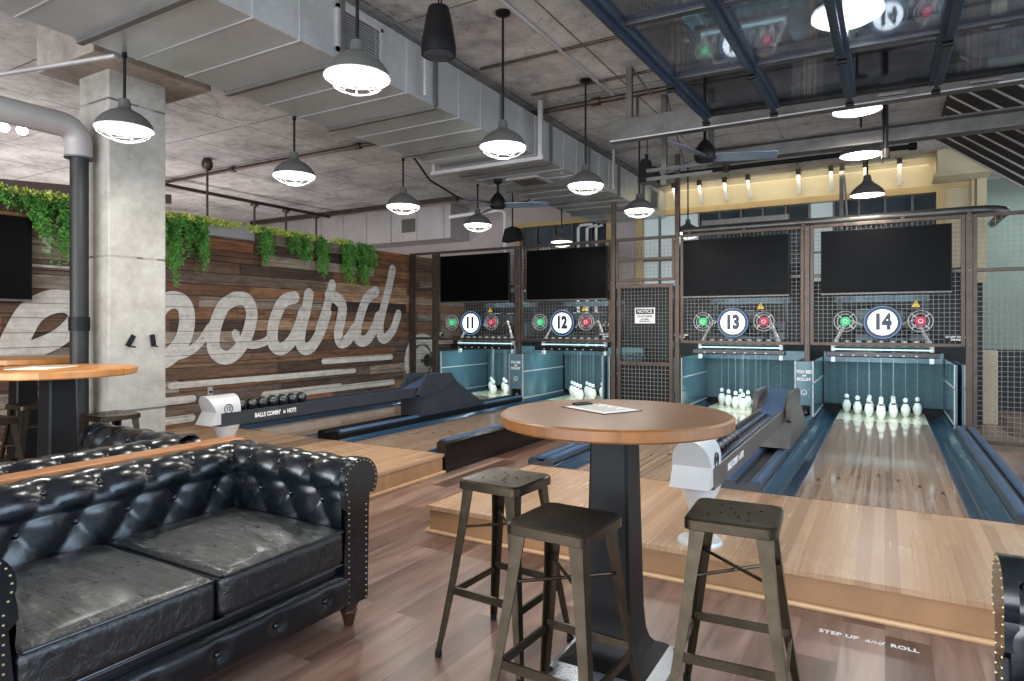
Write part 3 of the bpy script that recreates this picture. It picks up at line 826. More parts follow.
# ================================================================== BALL RETURNS
def ball_return(x, label, ltext, body, num, trackmat, yf):
    t = thing('ball_return', label, 'ball return', (x, 0, 0), 0, 'ball returns')
    W = .115; zb, zn, zt = .585, .705, .865
    # hood: round-topped, with a V-shaped front
    out = [(-W, zb), (-W, zn)] + [(-W * math.cos(a) , zn + (zt - zn) * math.sin(a) ** .8) for a in [PI * k / 16 for k in range(1, 16)]] + [(W, zn), (W, zb)]
    fy = lambda z: yf + .07 * (1 - min(1, (zn - z) / (zn - zb))) if z <= zn else yf + .07 * (1 - (z - zn) / (zt - zn))
    m1 = MB(); n = len(out)
    vs = [(px, fy(pz), pz) for px, pz in out] + [(px, yf + .34, pz) for px, pz in out]
    fs = [(i, i + 1, n + i + 1, n + i) for i in range(n - 1)] + [(n - 1, 0, n, 2 * n - 1), tuple(range(n, 2 * n))]
    fs += [(0, 1, n - 2, n - 1), tuple(range(1, n - 1))]
    m1.add(vs, fs); part('hood', m1, M['offwhite'], t, 35)
    m1 = MB(); c = [(W + .002, yf + .2 + .045 * math.cos(a), .73 + .045 * math.sin(a)) for a in [2 * PI * k / 24 for k in range(24)]]
    m1.tube(c, .004, 6, closed=True); part('badge_ring', m1, M['black'], t)
    q = place(text_mb(num, .062, .0005, .85, 0, .002), FACE_EAST, (W + .002, yf + .2, .73)); part('lane_numeral', q, M['black'], t)
    # rack beam
    m1 = MB(); m1.prism([(-.12, .565), (-.12, .69), (-.11, .695), (-.1, .69), (-.1, .645), (-.03, .63), (.03, .63), (.1, .645), (.1, .69), (.11, .695), (.12, .69), (.12, .565)], yf + .12, 7.05, 'Y')
    part('rack_beam', m1, M[trackmat], t)
    m1 = MB()
    for s in (-1, 1): m1.tube([(s * .05, yf + .3, .655), (s * .05, 7.05, .655)], .016, 10)
    part('rail', m1, M['cushion'], t, True)
    m1 = MB()
    for s, y, sz, sh in (('BALLS COMIN\'', yf + .66, .062, 0), ('in', yf + .87, .05, .3), ('HOT!', yf + .97, .062, 0)):
        q = place(text_mb(s, sz, .0025, .8, sh, .002), FACE_EAST, (.122, y, .628)); m1.add(q.v, q.f)
    part('lettering', m1, M['white'], t, False, ltext)
    # lift housing and sloping tail
    for s in (-1, 1):
        m1 = MB(); m1.prism([(6.93, .60), (7.12, .865), (7.7, .855), (7.82, .74), (7.6, .655), (7.0, .565)], s * .165 - .025, s * .165 + .025, 'X')
        part('side_cover', m1, M[body], t)
    m1 = MB(); m1.prism([(7.0, .302), (7.0, .6), (7.12, .72), (7.7, .80), (8.52, .36), (8.6, .302)], -.175, .175, 'X'); part('lift_housing', m1, M[body], t)
    m1 = MB(); m1.prism([(6.9, .66), (7.6, .85), (7.65, .83), (6.9, .63)], -.1, .1, 'X'); part('ramp_track', m1, M['cushion'], t)
    # pedestal
    m1 = MB(); m1.lathe([(.03, .565), (.13, .565), (.12, .54), (.07, .42), (.055, .3), (.06, .24), (.075, .225)], (0, yf + .26, 0), 24); part('pedestal', m1, M['offwhite'], t, True)
    m1 = MB(); m1.lathe([(.075, .225), (.13, .222), (.135, .21), (.135, .2), (.05, .2)], (0, yf + .26, 0), 24)
    for k in range(4):
        a = PI / 4 + k * PI / 2; m1.lathe([(.012, .222), (.012, .23), (.0001, .231)], (.105 * math.cos(a), yf + .26 + .105 * math.sin(a), 0), 8)
    part('foot_flange', m1, M['offwhite'], t, True)
    return t
ball_return(-5.67, 'long dark ball return with white hood between lanes eleven and twelve', 'white BALLS COMIN in HOT lettering', 'charcoal', '12', 'charcoal', 3.86)
ball_return(-1.0, 'steel-topped ball return with white hood between lanes thirteen and fourteen', 'BALLS COMIN in HOT lettering', 'steel_grey', '14', 'steel_grey', 3.8)
ordn = ['first', 'second', 'third', 'fourth', 'fifth', 'sixth', 'seventh']
b0 = None
for rx, where in ((-5.67, 'lanes eleven and twelve'), (-1.0, 'lanes thirteen and fourteen')):
    for k in range(7):
        lab = 'black bowling ball on rack between %s, %s from the white hood' % (where, ordn[k])
        loc = (rx, (4.28 if rx < -3 else 4.22) + k * .131, .737)
        if b0 is None:
            b0 = thing('bowling_ball', lab, 'bowling ball', loc, 0, 'balls on the rack between ' + where)
            m1 = MB(); m1.ball((0, 0, 0), .064, 28, 18); part('shell', m1, M['ball'], b0, 80)
            m1 = MB()
            for a in (-.3, .3, 1.6): m1.lathe([(.0085, .0), (.0085, .002), (.0001, .002)], (.03 * math.sin(a * 2), .03 * math.cos(a * 2), .0575), 10)
            part('finger_hole', m1, M['black'], b0)
        else: dup(b0, loc, k * .7, lab, 'balls on the rack between ' + where)

# ================================================================== CAGE FRONT
CY = 9.95; CT = 2.95
def post(x, label, y=CY, top=CT, w=.07, low=0):
    t = thing('cage_post', label, 'post', (x, y, 0), 0, 'cage posts')
    m1 = MB(); m1.box(-w / 2, w / 2, -w / 2, w / 2, low, top, .006); part('shaft', m1, M['steel'], t)
    m1 = MB(); m1.box(-.07, .07, -.05, .05, low, low + .012)
    part('base_plate', m1, M['steel'], t)
    m1 = MB()
    for z in (1.29, 2.24, 2.9):
        m1.lathe([(.014, 0), (.014, -.014), (.0001, -.016)], (0, -w / 2, z), 8, 'Y')
    part('bolt', m1, M['steel_grey'], t)
    return t
for x, l in ((-8.03, 'brown steel cage post touching the end of the board wall'), (-7.44, 'brown steel cage post on the left of sign eleven'), 
             (.92, 'thick brown steel cage post on the right of lane fourteen')):
    post(x, l)
post(-5.62, 'brown steel cage post between signs eleven and twelve', low=1.035)
post(-.95, 'brown steel cage post between signs thirteen and fourteen', low=1.035)
post(-3.84, 'tall brown steel post left of the mesh door, reaching the duct', top=3.56)

post(-2.79, 'tall brown steel pole right of the mesh door, reaching the ceiling', top=CEIL)
post(2.2, 'brown steel cage post at the far right end of the front')
def mesh_wires(m1, x0, x1, z0, z1, pitch, r, y=0, bars=True):
    n = max(1, round((x1 - x0) / pitch)); q = max(1, round((z1 - z0) / pitch))
    for i in range(1, n):
        x = x0 + (x1 - x0) * i / n; m1.box(x - r, x + r, y - r, y + r, z0, z1)
    for i in range(1, q):
        z = z0 + (z1 - z0) * i / q; m1.box(x0, x1, y - r * .6, y + r * 1.4, z - r, z + r)
def panel(x0, x1, label, rails, meshes, low, high, y=CY, fr='steel'):
    t = thing('mesh_panel', label, 'mesh panel', ((x0 + x1) / 2, y, 0), 0, 'wire mesh panels')
    c = (x0 + x1) / 2; a, b = x0 - c, x1 - c; f = .045
    m1 = MB(); m1.box(a, a + f, -.022, .022, low, high, .004); m1.box(b - f, b, -.022, .022, low, high, .004)
    for z in rails: m1.box(a + f, b - f, -.022, .022, z - f / 2, z + f / 2, .004)
    part('panel_frame', m1, M[fr], t)
    for (z0, z1, p, r) in meshes:
        m1 = MB(); mesh_wires(m1, a + f, b - f, z0, z1, p, r, .0)
        part('wire_mesh', m1, M['wire'], t)
    return t
R3 = (1.29, 2.24, 2.93)
for x0, x1, n in ((-7.4, -5.66, 11), (-5.58, -3.88, 12), (-2.74, -.99, 13), (-.91, .88, 14)):
    panel(x0, x1, 'steel framed wire mesh screen holding sign %s' % WORD[n], R3, ((1.31, 2.22, .058, .0023), (2.26, 2.91, .058, .0023)), 1.27, CT)
panel(-7.99, -7.48, 'narrow mesh panel beside the end of the board wall', (.06, 1.29, 2.24, 2.93), ((.08, 1.27, .058, .0023), (1.31, 2.22, .058, .0023), (2.26, 2.91, .058, .0023)), .02, CT)
panel(-3.8, -2.83, 'mesh transom above the mesh door', (2.27, 2.6, 2.93), ((2.29, 2.58, .058, .0023), (2.62, 2.91, .058, .0023)), 2.25, CT)
panel(.96, 2.16, 'tall mesh panel to the right of lane fourteen beside the frame edge', (.08, 2.24, 2.93), ((.1, 2.22, .062, .0025), (2.26, 2.91, .062, .0025)), .05, CT)
# mesh door with notice
t = thing('mesh_door', 'brown steel framed mesh door between lanes twelve and thirteen', 'door', (-3.315, CY, 0))
m1 = MB(); a, b = -.455, .455
m1.box(a, a + .06, -.025, .025, .02, 2.2, .004); m1.box(b - .06, b, -.025, .025, .02, 2.2, .004)
for z in (.06, .93, 2.17): m1.box(a + .06, b - .06, -.025, .025, z - .03, z + .03, .004)
part('door_frame', m1, M['steel'], t)
m1 = MB(); mesh_wires(m1, a + .06, b - .06, .96, 2.14, .055, .0023); part('upper_mesh', m1, M['wire'], t)
m1 = MB(); mesh_wires(m1, a + .06, b - .06, .09, .9, .062, .004); part('lower_grid', m1, M['wire'], t)
m1 = MB(); m1.box(a + .06, b - .06, .02, .03, .09, .9); part('lower_backing', m1, M['black'], t)
m1 = MB(); m1.box(-.445, -.405, -.06, -.025, 1.0, 1.14, .006); m1.tube([(-.425, -.06, 1.02), (-.425, -.09, 1.04), (-.425, -.09, 1.1), (-.425, -.06, 1.12)], .008, 8); part('latch', m1, M['steel_grey'], t)
m1 = MB()
for z in (.4, 1.2, 1.95): m1.tube([(.462, -.02, z), (.462, -.02, z + .1)], .014, 8)
part('hinge', m1, M['steel_grey'], t)
t = thing('notice_sign', 'white NOTICE sign with black header hung on the mesh door', 'sign', (-3.3, CY - .04, 1.7))
m1 = MB(); m1.box(-.165, .165, -.004, .004, -.125, .125, .002); part('plate', m1, M['white'], t)
m1 = MB(); m1.box(-.145, .145, -.006, -.004, .025, .105); part('header', m1, M['black'], t)
q = place(text_mb('NOTICE', .07, .002, .95, 0, .001), FACE_FRONT, (0, -.0075, .065)); part('header_text', q, M['white'], t)
for s, z, sz in (('DO NOT ENTER', -.015, .04), ('AUTHORIZED', -.06, .026), ('PERSONNEL ONLY', -.092, .026)):
    part('small_text', place(text_mb(s, sz, .001, .82, 0, .001), FACE_FRONT, (0, -.006, z)), M['black'], t)
# televisions
def tv(loc, rz, label, w=1.52, h=.87):
    t = thing('television', label, 'television', loc, rz, 'wall televisions')
    m1 = MB(); m1.box(-w / 2, w / 2, 0, .05, -h / 2, h / 2, .006); part('case', m1, M['black'], t)
    m1 = MB(); m1.box(-w / 2 + .012, w / 2 - .012, -.002, .002, -h / 2 + .022, h / 2 - .012); part('screen', m1, M['screen'], t)
    m1 = MB(); m1.box(-w / 2, w / 2, -.003, .02, -h / 2 - .008, -h / 2 + .014, .003); part('bottom_bezel', m1, M['steel_grey'], t)
    m1 = MB(); m1.box(-.3, .3, .05, .09, -.2, .2); m1.box(-.24, -.2, .05, .1, -.34, .34); m1.box(.2, .24, .05, .1, -.34, .34); part('wall_mount', m1, M['black'], t)
    return t
for n, x in ((11, -6.5), (12, -4.655), (13, -1.92), (14, -.017)):
    tv((x, 9.82, 2.405), 0, 'large black television on the cage directly above sign %s' % WORD[n], 1.5)
tv((-7.985, 2.68, 2.26), PI / 2, 'black television on the board wall at the left edge', 1.5, .9)
# lane number signs and target lamps
def number_sign(n, x):
    t = thing('lane_sign', 'round lit lane sign reading %s in navy on white' % WORD[n], 'sign', (x, CY - .03, 1.585), 0, 'lane number signs')
    m1 = MB(); m1.lathe([(.228, .02), (.228, -.03), (.216, -.045), (.175, -.045), (.175, .02)], (0, 0, 0), 48, 'Y'); part('housing', m1, M['navy'], t, True)
    m1 = MB(); m1.tube([(.214 * math.cos(a), -.046, .214 * math.sin(a)) for a in [2 * PI * k / 48 for k in range(48)]], .006, 6, closed=True); part('rim_light', m1, M['ring_glow'], t)
    m1 = MB(); m1.lathe([(.172, 0), (.172, -.055), (.164, -.06), (.0001, -.06)], (0, 0, 0), 48, 'Y'); part('face', m1, M['sign_glow'], t)
    q = place(text_mb(str(n), .272, .018, .74, 0, .003, 1.02), FACE_FRONT, (0, -.063, -.0)); part('numeral', q, M['navy'], t)
    return t
def target(x, n, col, label):
    t = thing('target_lamp', label, 'target light', (x, CY - .03, 1.6), 0, 'target lamps')
    m1 = MB()
    for r in (.138, .098): m1.tube([(r * math.cos(a), -.012, r * math.sin(a)) for a in [2 * PI * k / 36 for k in range(36)]], .006, 6, closed=True)
    for k in range(4):
        a = PI / 4 + k * PI / 2; m1.bar((.07 * math.cos(a), -.012, .07 * math.sin(a)), (.14 * math.cos(a), -.012, .14 * math.sin(a)), .012, .008)
    part('ring', m1, M['galv_dull'], t)
    m1 = MB(); m1.lathe([(.062, .025), (.062, -.03), (.055, -.035), (.0001, -.035)], (0, 0, 0), 32, 'Y'); part('lens', m1, M[col], t)
    m1 = MB(); m1.tube([(.025 * math.cos(a), -.037, .025 * math.sin(a)) for a in [2 * PI * k / 20 for k in range(20)]], .005, 6, closed=True); part('centre_mark', m1, M['white'], t)
    return t
for n, x in ((11, -6.6), (12, -4.74), (13, -1.95), (14, -.03)):
    number_sign(n, x)
    target(x - .44, n, 'green_glow', 'round green target lamp left of sign %s' % WORD[n])
    target(x + .43, n, 'red_glow', 'round red target lamp right of sign %s' % WORD[n])
    t = thing('warning_sticker', 'small yellow warning triangle above right of sign %s' % WORD[n], 'sticker', (x + .38, CY - .008, 1.83), 0, 'warning triangles')
    m1 = MB(); m1.prism([(-.05, -.045), (.05, -.045), (0, .045)], 0, .004, 'Y'); part('triangle', m1, M['yellow'], t)
    m1 = MB(); m1.box(-.004, .004, -.002, 0, -.01, .022); m1.box(-.004, .004, -.002, 0, -.03, -.02); part('mark', m1, M['black'], t)
    sx = x + (.85 if n in (12, 14) else -.78)
    sx = min(sx, -3.98) if n == 12 else min(sx, .78) if n == 14 else sx
    t = thing('pin_notice', 'small black notice strip low on the mesh by sign %s' % WORD[n], 'sticker', (sx, CY - .008, 1.38), 0, 'pin notices')
    m1 = MB(); m1.box(-.12, .12, 0, .004, -.04, .04); part('strip', m1, M['black'], t)
    m1 = MB()
    for s, z in (('DO NOT TOUCH', .015), ('THE PINS', -.02)):
        q = place(text_mb(s, .034, .001, .8, 0, .001), FACE_FRONT, (0, -.002, z)); m1.add(q.v, q.f)
    part('notice_text', m1, M['white'], t)
# rounded pipe and slotted bar on top of the cage over lanes thirteen and fourteen
t = thing('top_pipe', 'thick grey pipe lying along the cage top above lanes thirteen and fourteen', 'pipe', (0, 0, 0))
m1 = MB()
m1.tube([(-2.75, 10.1, 3.02), (1.0, 10.1, 3.02)] + [(1.0 + .35 * math.sin(a), 10.45 - .35 * math.cos(a), 3.02) for a in [PI / 2 * k / 6 for k in range(1, 7)]] + [(1.35, 11.6, 3.02)], .055, 14)
part('pipe_run', m1, M['steel_grey'], t, True)
for x in (-2.6, -1.8, -1.0, .2, .92): part('saddle', MB().box(x - .02, x + .02, 9.93, 10.13, 2.95, 2.975), M['steel'], t)
m1 = MB(); m1.box(-2.45, -1.2, 10.04, 10.2, 3.07, 3.16, .01)
for k in range(24): m1.box(-2.42 + k * .052, -2.4 + k * .052, 10.03, 10.04, 3.08, 3.15)
part('slotted_cover', m1, M['steel_grey'], t)
# ================================================================== CEILING: ducts, pipes, lamps
DX0, DX1, DZ0, DZ1 = -5.0, -3.65, 3.6, 4.08
t = thing('air_duct', 'large square galvanised air duct running along the ceiling over the lanes', 'duct', (0, 0, 0))
m1 = MB(); m1.box(DX0, DX1, -4, WALL_Y - .01, DZ0, DZ1); part('duct_body', m1, M['galv'], t)
for y in [-1.15 + 1.2 * k for k in range(11)]:
    m1 = MB()
    m1.box(DX0 - .012, DX1 + .012, y - .022, y + .022, DZ0 - .035, DZ0 + .002)
    m1.box(DX1 - .002, DX1 + .03, y - .022, y + .022, DZ0, DZ1)
    m1.box(DX0 - .03, DX0 + .002, y - .022, y + .022, DZ0, DZ1)
    part('flange', m1, M['grille'], t)
for k in range(33):
    y = -1.15 + .4 * k
    if k % 3: part('sheet_seam', MB().box(DX0 - .004, DX1 + .006, y - .005, y + .005, DZ0 - .006, DZ1 - .002), M['galv'], t)
def grille_parts(m_fr, m_sl, x, y0, y1, z0, z1):
    m_fr.box(x, x + .02, y0, y0 + .03, z0, z1); m_fr.box(x, x + .02, y1 - .03, y1, z0, z1); m_fr.box(x, x + .02, y0, y1, z0, z0 + .03); m_fr.box(x, x + .02, y0, y1, z1 - .03, z1)
    n = 14
    for k in range(n):
        z = z0 + .035 + (z1 - z0 - .07) * k / (n - 1); m_sl.bar((x + .004, y0 + .03, z), (x + .004, y1 - .03, z), .02, .004, (1, 0, 1))
for (y0, y1) in ((3.6, 4.12), (11.2, 11.7)):
    a = MB(); b = MB(); grille_parts(a, b, DX1, y0, y1, 3.66, 4.02)
    g = part('side_grille', a, M['galv_dull'], t); part('slats', b, M['grille'], g)
a = MB(); a.box(-4.62, -4.12, 7.8, 8.3, DZ0 - .018, DZ0); g = part('bottom_grille', a, M['galv_dull'], t)
b = MB(); b.box(-4.56, -4.18, 7.86, 8.24, DZ0 - .022, DZ0 - .018); part('slats', b, M['grille'], g)
# trapeze hanger under the duct
t = thing('duct_hanger', 'slotted pale steel trapeze hanger holding the big duct', 'hanger', (0, 6.75, 0))
m1 = MB(); m1.box(-5.12, -3.48, -.025, .025, 3.5, 3.545)
for k in range(38): m1.box(-5.09 + k * .0425, -5.07 + k * .0425, -.028, -.024, 3.512, 3.533)
part('cross_strut', m1, M['galv_dull'], t)
for x in (-5.08, -3.52):
    m1 = MB(); m1.box(x - .025, x + .025, -.02, .02, 3.545, CEIL); part('upright', m1, M['galv_dull'], t)
for (x, y) in ((-3.55, 4.6), (-3.58, 2.2), (-3.55, 9.2)):
    m1 = MB(); m1.box(-.012, .012, -.025, .025, 3.6, CEIL)
    single('hanger_strap', m1, M['galv_dull'], {4.6: 'pale metal strap beside the duct behind the second middle pendant', 2.2: 'pale metal strap beside the duct nearest the camera', 9.2: 'pale metal strap beside the duct at its far end'}[y], 'hanger', (x, y, 0))
# duct along the rear wall at left
t = thing('rear_duct', 'boxy pale duct along the back above the board wall', 'duct', (-8.2, 11.829, 3.454))
m1 = MB(); m1.box(-6.5, 0, -.35, .35, 0, .745); part('duct_body', m1, M['galv_dull'], t)
for k in range(9): part('flange', MB().box(-6.2 + k * .75, -6.17 + k * .75, -.37, .37, -.01, .745), M['galv'], t)
a = MB(); a.box(-1.35, -.95, -.37, -.35, .2, .5); part('side_grille', a, M['grille'], t)
m1 = MB(); m1.box(-14, -7.6, -.05, .05, -.05, .05)
single('pipe_rack', m1, M['steel'], 'dark pipe bundle tucked under the ceiling above the rear duct', 'pipe', (0, 10.9, 4.1495))
# pipes
def pipe(name, pts, r, mat, label, cat='pipe', couplings=()):
    t = thing(name, label, cat, (0, 0, 0))
    m1 = MB(); m1.tube(pts, r, 12); part('pipe_run', m1, M[mat], t, True)
    for c, d in couplings:
        c = Vector(c); d = Vector(d) * .05
        m1 = MB(); m1.tube([c - d, c + d], r * 1.5, 12); part('coupling', m1, M[mat], t, True)
    return t
pipe('sprinkler_pipe', [(-14, 6.95, 4.14), (2.4, 6.95, 4.14)], .032, 'steel', 'dark sprinkler main crossing the ceiling above the fan', couplings=(((-9.4, 6.95, 4.14), (1, 0, 0)), ((-6.6, 6.95, 4.14), (1, 0, 0)), ((-2.9, 6.95, 4.14), (1, 0, 0))))
main = [o for o in COL.objects if o.name == 'sprinkler_pipe'][0]
for (x, y) in ((-5.4, 6.95), (-2.4, 6.95), (-8.2, 6.95)):
    m1 = MB(); m1.tube([(x, y, 4.14), (x, y, 3.92)], .016, 8); m1.lathe([(.012, 0), (.012, -.03), (.03, -.036), (.03, -.044), (.0001, -.044)], (x, y, 3.92), 12); part('sprinkler_head', m1, M['steel'], main, True)
t = pipe('sprinkler_pipe', [(-3.4, 10.4, 4.0), (.35, 10.4, 4.0)], .035, 'black', 'black sprinkler branch along the cream wall with red fitting', couplings=(((.33, 10.4, 4.0), (1, 0, 0)), ((-.1, 10.4, 4.0), (1, 0, 0))))
m1 = MB(); m1.tube([(-2.15, 10.4, 3.94), (-2.15, 10.4, 4.06)], .05, 10); part('red_fitting', m1, M['turned'], t, True)
pipe('sprinkler_pipe', [(-11.15, 5.8, 4.06), (-11.15, 10.8, 4.06)], .035, 'steel', 'dark conduit along the left ceiling above the board wall')
pipe('conduit', [(-2.69, 1.5, 4.18), (-2.69, 9.6, 4.18)], .018, 'galv_dull', 'thin conduit feeding the middle row of pendants')
pipe('conduit', [(-3.6, 5.58, 4.185), (2.2, 5.58, 4.185)], .014, 'steel', 'thin conduit crossing ceiling before the overhead door end')
pipe('conduit', [(-3.5, 6.5, 4.185), (2.2, 6.5, 4.185)], .014, 'steel', 'thin conduit crossing ceiling at the door track')
pipe('conduit', [(-7.6, 2.2, 3.62), (-5.03, 2.71, 3.585)], .018, 'galv_dull', 'slim silver conduit running to the pendant before the column', couplings=(((-6.9, 2.34, 3.612), (1, .2, 0)),))
pipe('white_pipes', [(-5.36, 11.92, 0), (-5.36, 11.92, 3.5), (-5.3, 11.92, 3.56), (-5.05, 11.92, 3.56)], .03, 'white', 'white vertical pipe by the rear window, leftmost of three')
pipe('white_pipes', [(-5.2, 12.0, 0), (-5.2, 12.0, 3.5), (-4.98, 12.0, 3.56)], .03, 'white', 'white vertical pipe by the rear window, middle of three')
pipe('white_pipes', [(-5.04, 12.09, 0), (-5.04, 12.09, 3.52), (-4.9, 12.09, 3.56)], .03, 'white', 'white vertical pipe by the rear window, rightmost of three')
pipe('white_pipes', [(-8.05, 11.25, 3.86), (-6.78, 11.25, 3.9), (-6.68, 11.25, 3.82), (-6.68, 11.25, 2.6)], .04, 'white', 'bent white pipe running from the rear duct and turning down beside the rear window')
for x, y, l in ((-11.15, 8.75, 'first'), (-11.15, 9.55, 'second'), (-11.15, 10.4, 'third')):
    t = thing('hanger_rod', 'thin dark rod hanging from ceiling above the board wall, %s from the column' % l, 'rod', (x, y, 0), 0, 'hanger rods')
    m1 = MB(); m1.tube([(0, 0, 2.3), (0, 0, 4.02)], .022, 8); part('rod', m1, M['steel'], t, True)
    m1 = MB(); m1.lathe([(.08, 4.02), (.08, 3.99), (.03, 3.96), (.022, 3.93)], (0, 0, 0), 14); part('ceiling_cup', m1, M['steel'], t, True)
t = thing('hanger_rod', 'thin dark rod with round ceiling cup right of the column', 'rod', (-9.35, 6.45, 0), 0, 'hanger rods')
m1 = MB(); m1.tube([(0, 0, 2.3), (0, 0, 4.1)], .018, 8); part('rod', m1, M['steel'], t, True)
m1 = MB(); m1.lathe([(.06, 4.2), (.085, 4.14), (.085, 4.08), (.06, 4.03), (.02, 4.0)], (0, 0, 0), 18); part('ceiling_cup', m1, M['steel'], t, True)
m1 = MB(); m1.tube([(-5.05, 6.3, 3.62), (-5.35, 7.0, 3.52), (-5.55, 8.0, 3.46), (-5.65, 9.4, 3.6), (-5.75, 10.5, 3.85), (-5.8, 11.0, 4.1)], .014, 8)
single('loose_cable', m1, M['black'], 'black cable sagging under the ceiling left of the duct', 'cable', smooth=True)
M['riser_pipe'] = plain('scratched_pipe', srgb(30, 28, 26), 0.5, 0.2, 0.5, 11)
# round duct with elbow and dark riser at left
t = thing('round_duct', 'fat grey round duct with elbow turning down beside the column', 'duct', (-5.99, 2.95, 0))
m1 = MB(); pts = [(0, -6, 3.24), (0, -.17, 3.24)] + [(0, -.17 + .14 * math.sin(a), 3.10 + .14 * math.cos(a)) for a in [PI / 2 * k / 8 for k in range(1, 9)]] + [(0, -.03, 2.99)]
m1.tube(pts, .102, 24); part('elbow_duct', m1, M['pipe_paint'], t, True)
m1 = MB(); m1.tube([(0, -.03, 2.99), (0, -.03, 2.975)], .108, 24); part('collar', m1, M['grille'], t, True)
t = thing('riser_pipe', 'dark scratched steel riser pipe under the round duct elbow', 'pipe', (-5.98, 2.92, 0))
m1 = MB(); m1.tube([(0, 0, 0), (0, 0, 2.975)], .07, 20); part('pipe_run', m1, M['riser_pipe'], t, True)
m1 = MB(); m1.tube([(0, 0, 1.5), (0, 0, 1.62)], .08, 20); part('coupling', m1, M['black'], t, True)

# ---------------------------------------------------------------- pendants
LAMPW = LAMP
def make_pendant(stem, caged=True, spread=.2, cr=.065):
    t = thing('pendant_lamp', '', 'pendant lamp', (0, 0, 0), 0, '')
    R = spread
    m1 = MB(); m1.lathe([(cr, stem), (cr, stem - .02), (max(.02, cr * .45), stem - .035), (.011, stem - .04)], (0, 0, 0), 20); part('canopy', m1, M['black'], t, True)
    m1 = MB(); m1.tube([(0, 0, .2), (0, 0, stem - .03)], .011, 10); part('stem', m1, M['black'], t, True)
    m1 = MB()
    if caged: prof = [(.012, .225), (.034, .22), (.042, .19), (.044, .155), (.065, .138), (.115, .112), (.16, .074), (.188, .034), (R, .0), (R - .006, .0), (.182, .03), (.155, .068), (.11, .104), (.0001, .13)]
    else: prof = [(.012, .27), (.04, .265), (.05, .2), (.075, .165), (.13, .12), (.19, .06), (R, .0), (R - .006, .0), (.184, .055), (.125, .112), (.0001, .155)]
    m1.lathe(prof, (0, 0, 0), 36); part('shade', m1, M['shade'], t, 50)
    m1 = MB(); m1.lathe([(R - .012, .006), (R - .03, .0), (.1, -.012), (.0001, -.016)], (0, 0, 0), 32); part('diffuser', m1, M['lamp_glow'], t, True)
    if caged:
        m1 = MB()
        for r, z in ((R - .002, -.004), (.145, -.058), (.075, -.088)): m1.tube([(r * math.cos(a), r * math.sin(a), z) for a in [2 * PI * k / 32 for k in range(32)]], .0035, 6, closed=True)
        for k in range(8):
            a = k * PI / 4; m1.tube([(r * math.cos(a), r * math.sin(a), z) for r, z in ((R - .002, -.004), (.185, -.03), (.145, -.058), (.11, -.076), (.075, -.088))], .0035, 6)
        part('wire_guard', m1, M['white'], t, True)
    ld = bpy.data.lights.new('pendant_light', 'AREA'); ld.shape = 'DISK'; ld.size = .34; ld.energy = LAMPW; ld.color = (1.0, .965, .9)
    lo = bpy.data.objects.new('pendant_light', ld); COL.objects.link(lo); lo.parent = t; lo.location = (0, 0, -.1 if caged else -.03)
    return t
M['shade'] = plain('shade_enamel', srgb(92, 92, 88), 0.38, 0.35, 0.08, 6)
mid = [(-2.78, 2.92), (-2.8, 4.68), (-2.8, 6.42), (-2.8, 8.18)]
p0 = make_pendant(CEIL - 3.06)
gm = 'middle row of caged pendants'
for i, (x, y) in enumerate(mid):
    lab = 'caged pendant lamp of the middle row, ' + ['largest, before the duct side grille', 'second from the camera', 'third from the camera', 'smallest, beside the tall steel post'][i]
    if i == 0: p0.location = (x, y, 3.06); p0['label'] = lab; p0['group'] = gm
    else: dup(p0, (x, y, 3.06), 0, lab, gm)
dup(p0, (-2.8, 10.6, 3.06), 0, 'pendant lamp half hidden behind the cage above sign thirteen', gm)
p1 = make_pendant(DZ0 - 3.028, cr=.018)
gl = 'left row of caged pendants'
left = [(-4.93, 2.72), (-4.95, 4.34), (-4.96, 5.98), (-4.96, 7.6)]
for i, (x, y) in enumerate(left):
    lab = 'caged pendant lamp under the left duct edge, ' + ['hanging in front of the concrete column', 'hanging before the board wall', 'third from the column', 'smallest, beside the far fan'][i]
    if i == 0: p1.location = (x, y, 3.02); p1['label'] = lab; p1['group'] = gl
    else: dup(p1, (x, y, (3.02, 3.0, 2.965, 2.96)[i]), 0, lab, gl)
dup(p1, (-4.95, 10.3, 3.02), 0, 'pendant lamp peeking over the cage above sign twelve', gl)
p2 = make_pendant(CEIL - 3.37, False, .21)
gr = 'right row of open barn pendants'
for i, (x, y) in enumerate([(-.2, 4.42), (-.22, 6.62), (-.22, 7.75), (-.2, 9.6)]):
    lab = 'open barn pendant lamp, ' + ['seen through the overhead glass door', 'just beyond the overhead door track', 'just behind the steel beam', 'fully visible before the cream wall'][i]
    if i == 0: p2.location = (x, y, 3.43); p2['label'] = lab; p2['group'] = gr
    else: dup(p2, (x, y, (3.43, 3.49, 3.34, 3.24)[i]), 0, lab, gr)

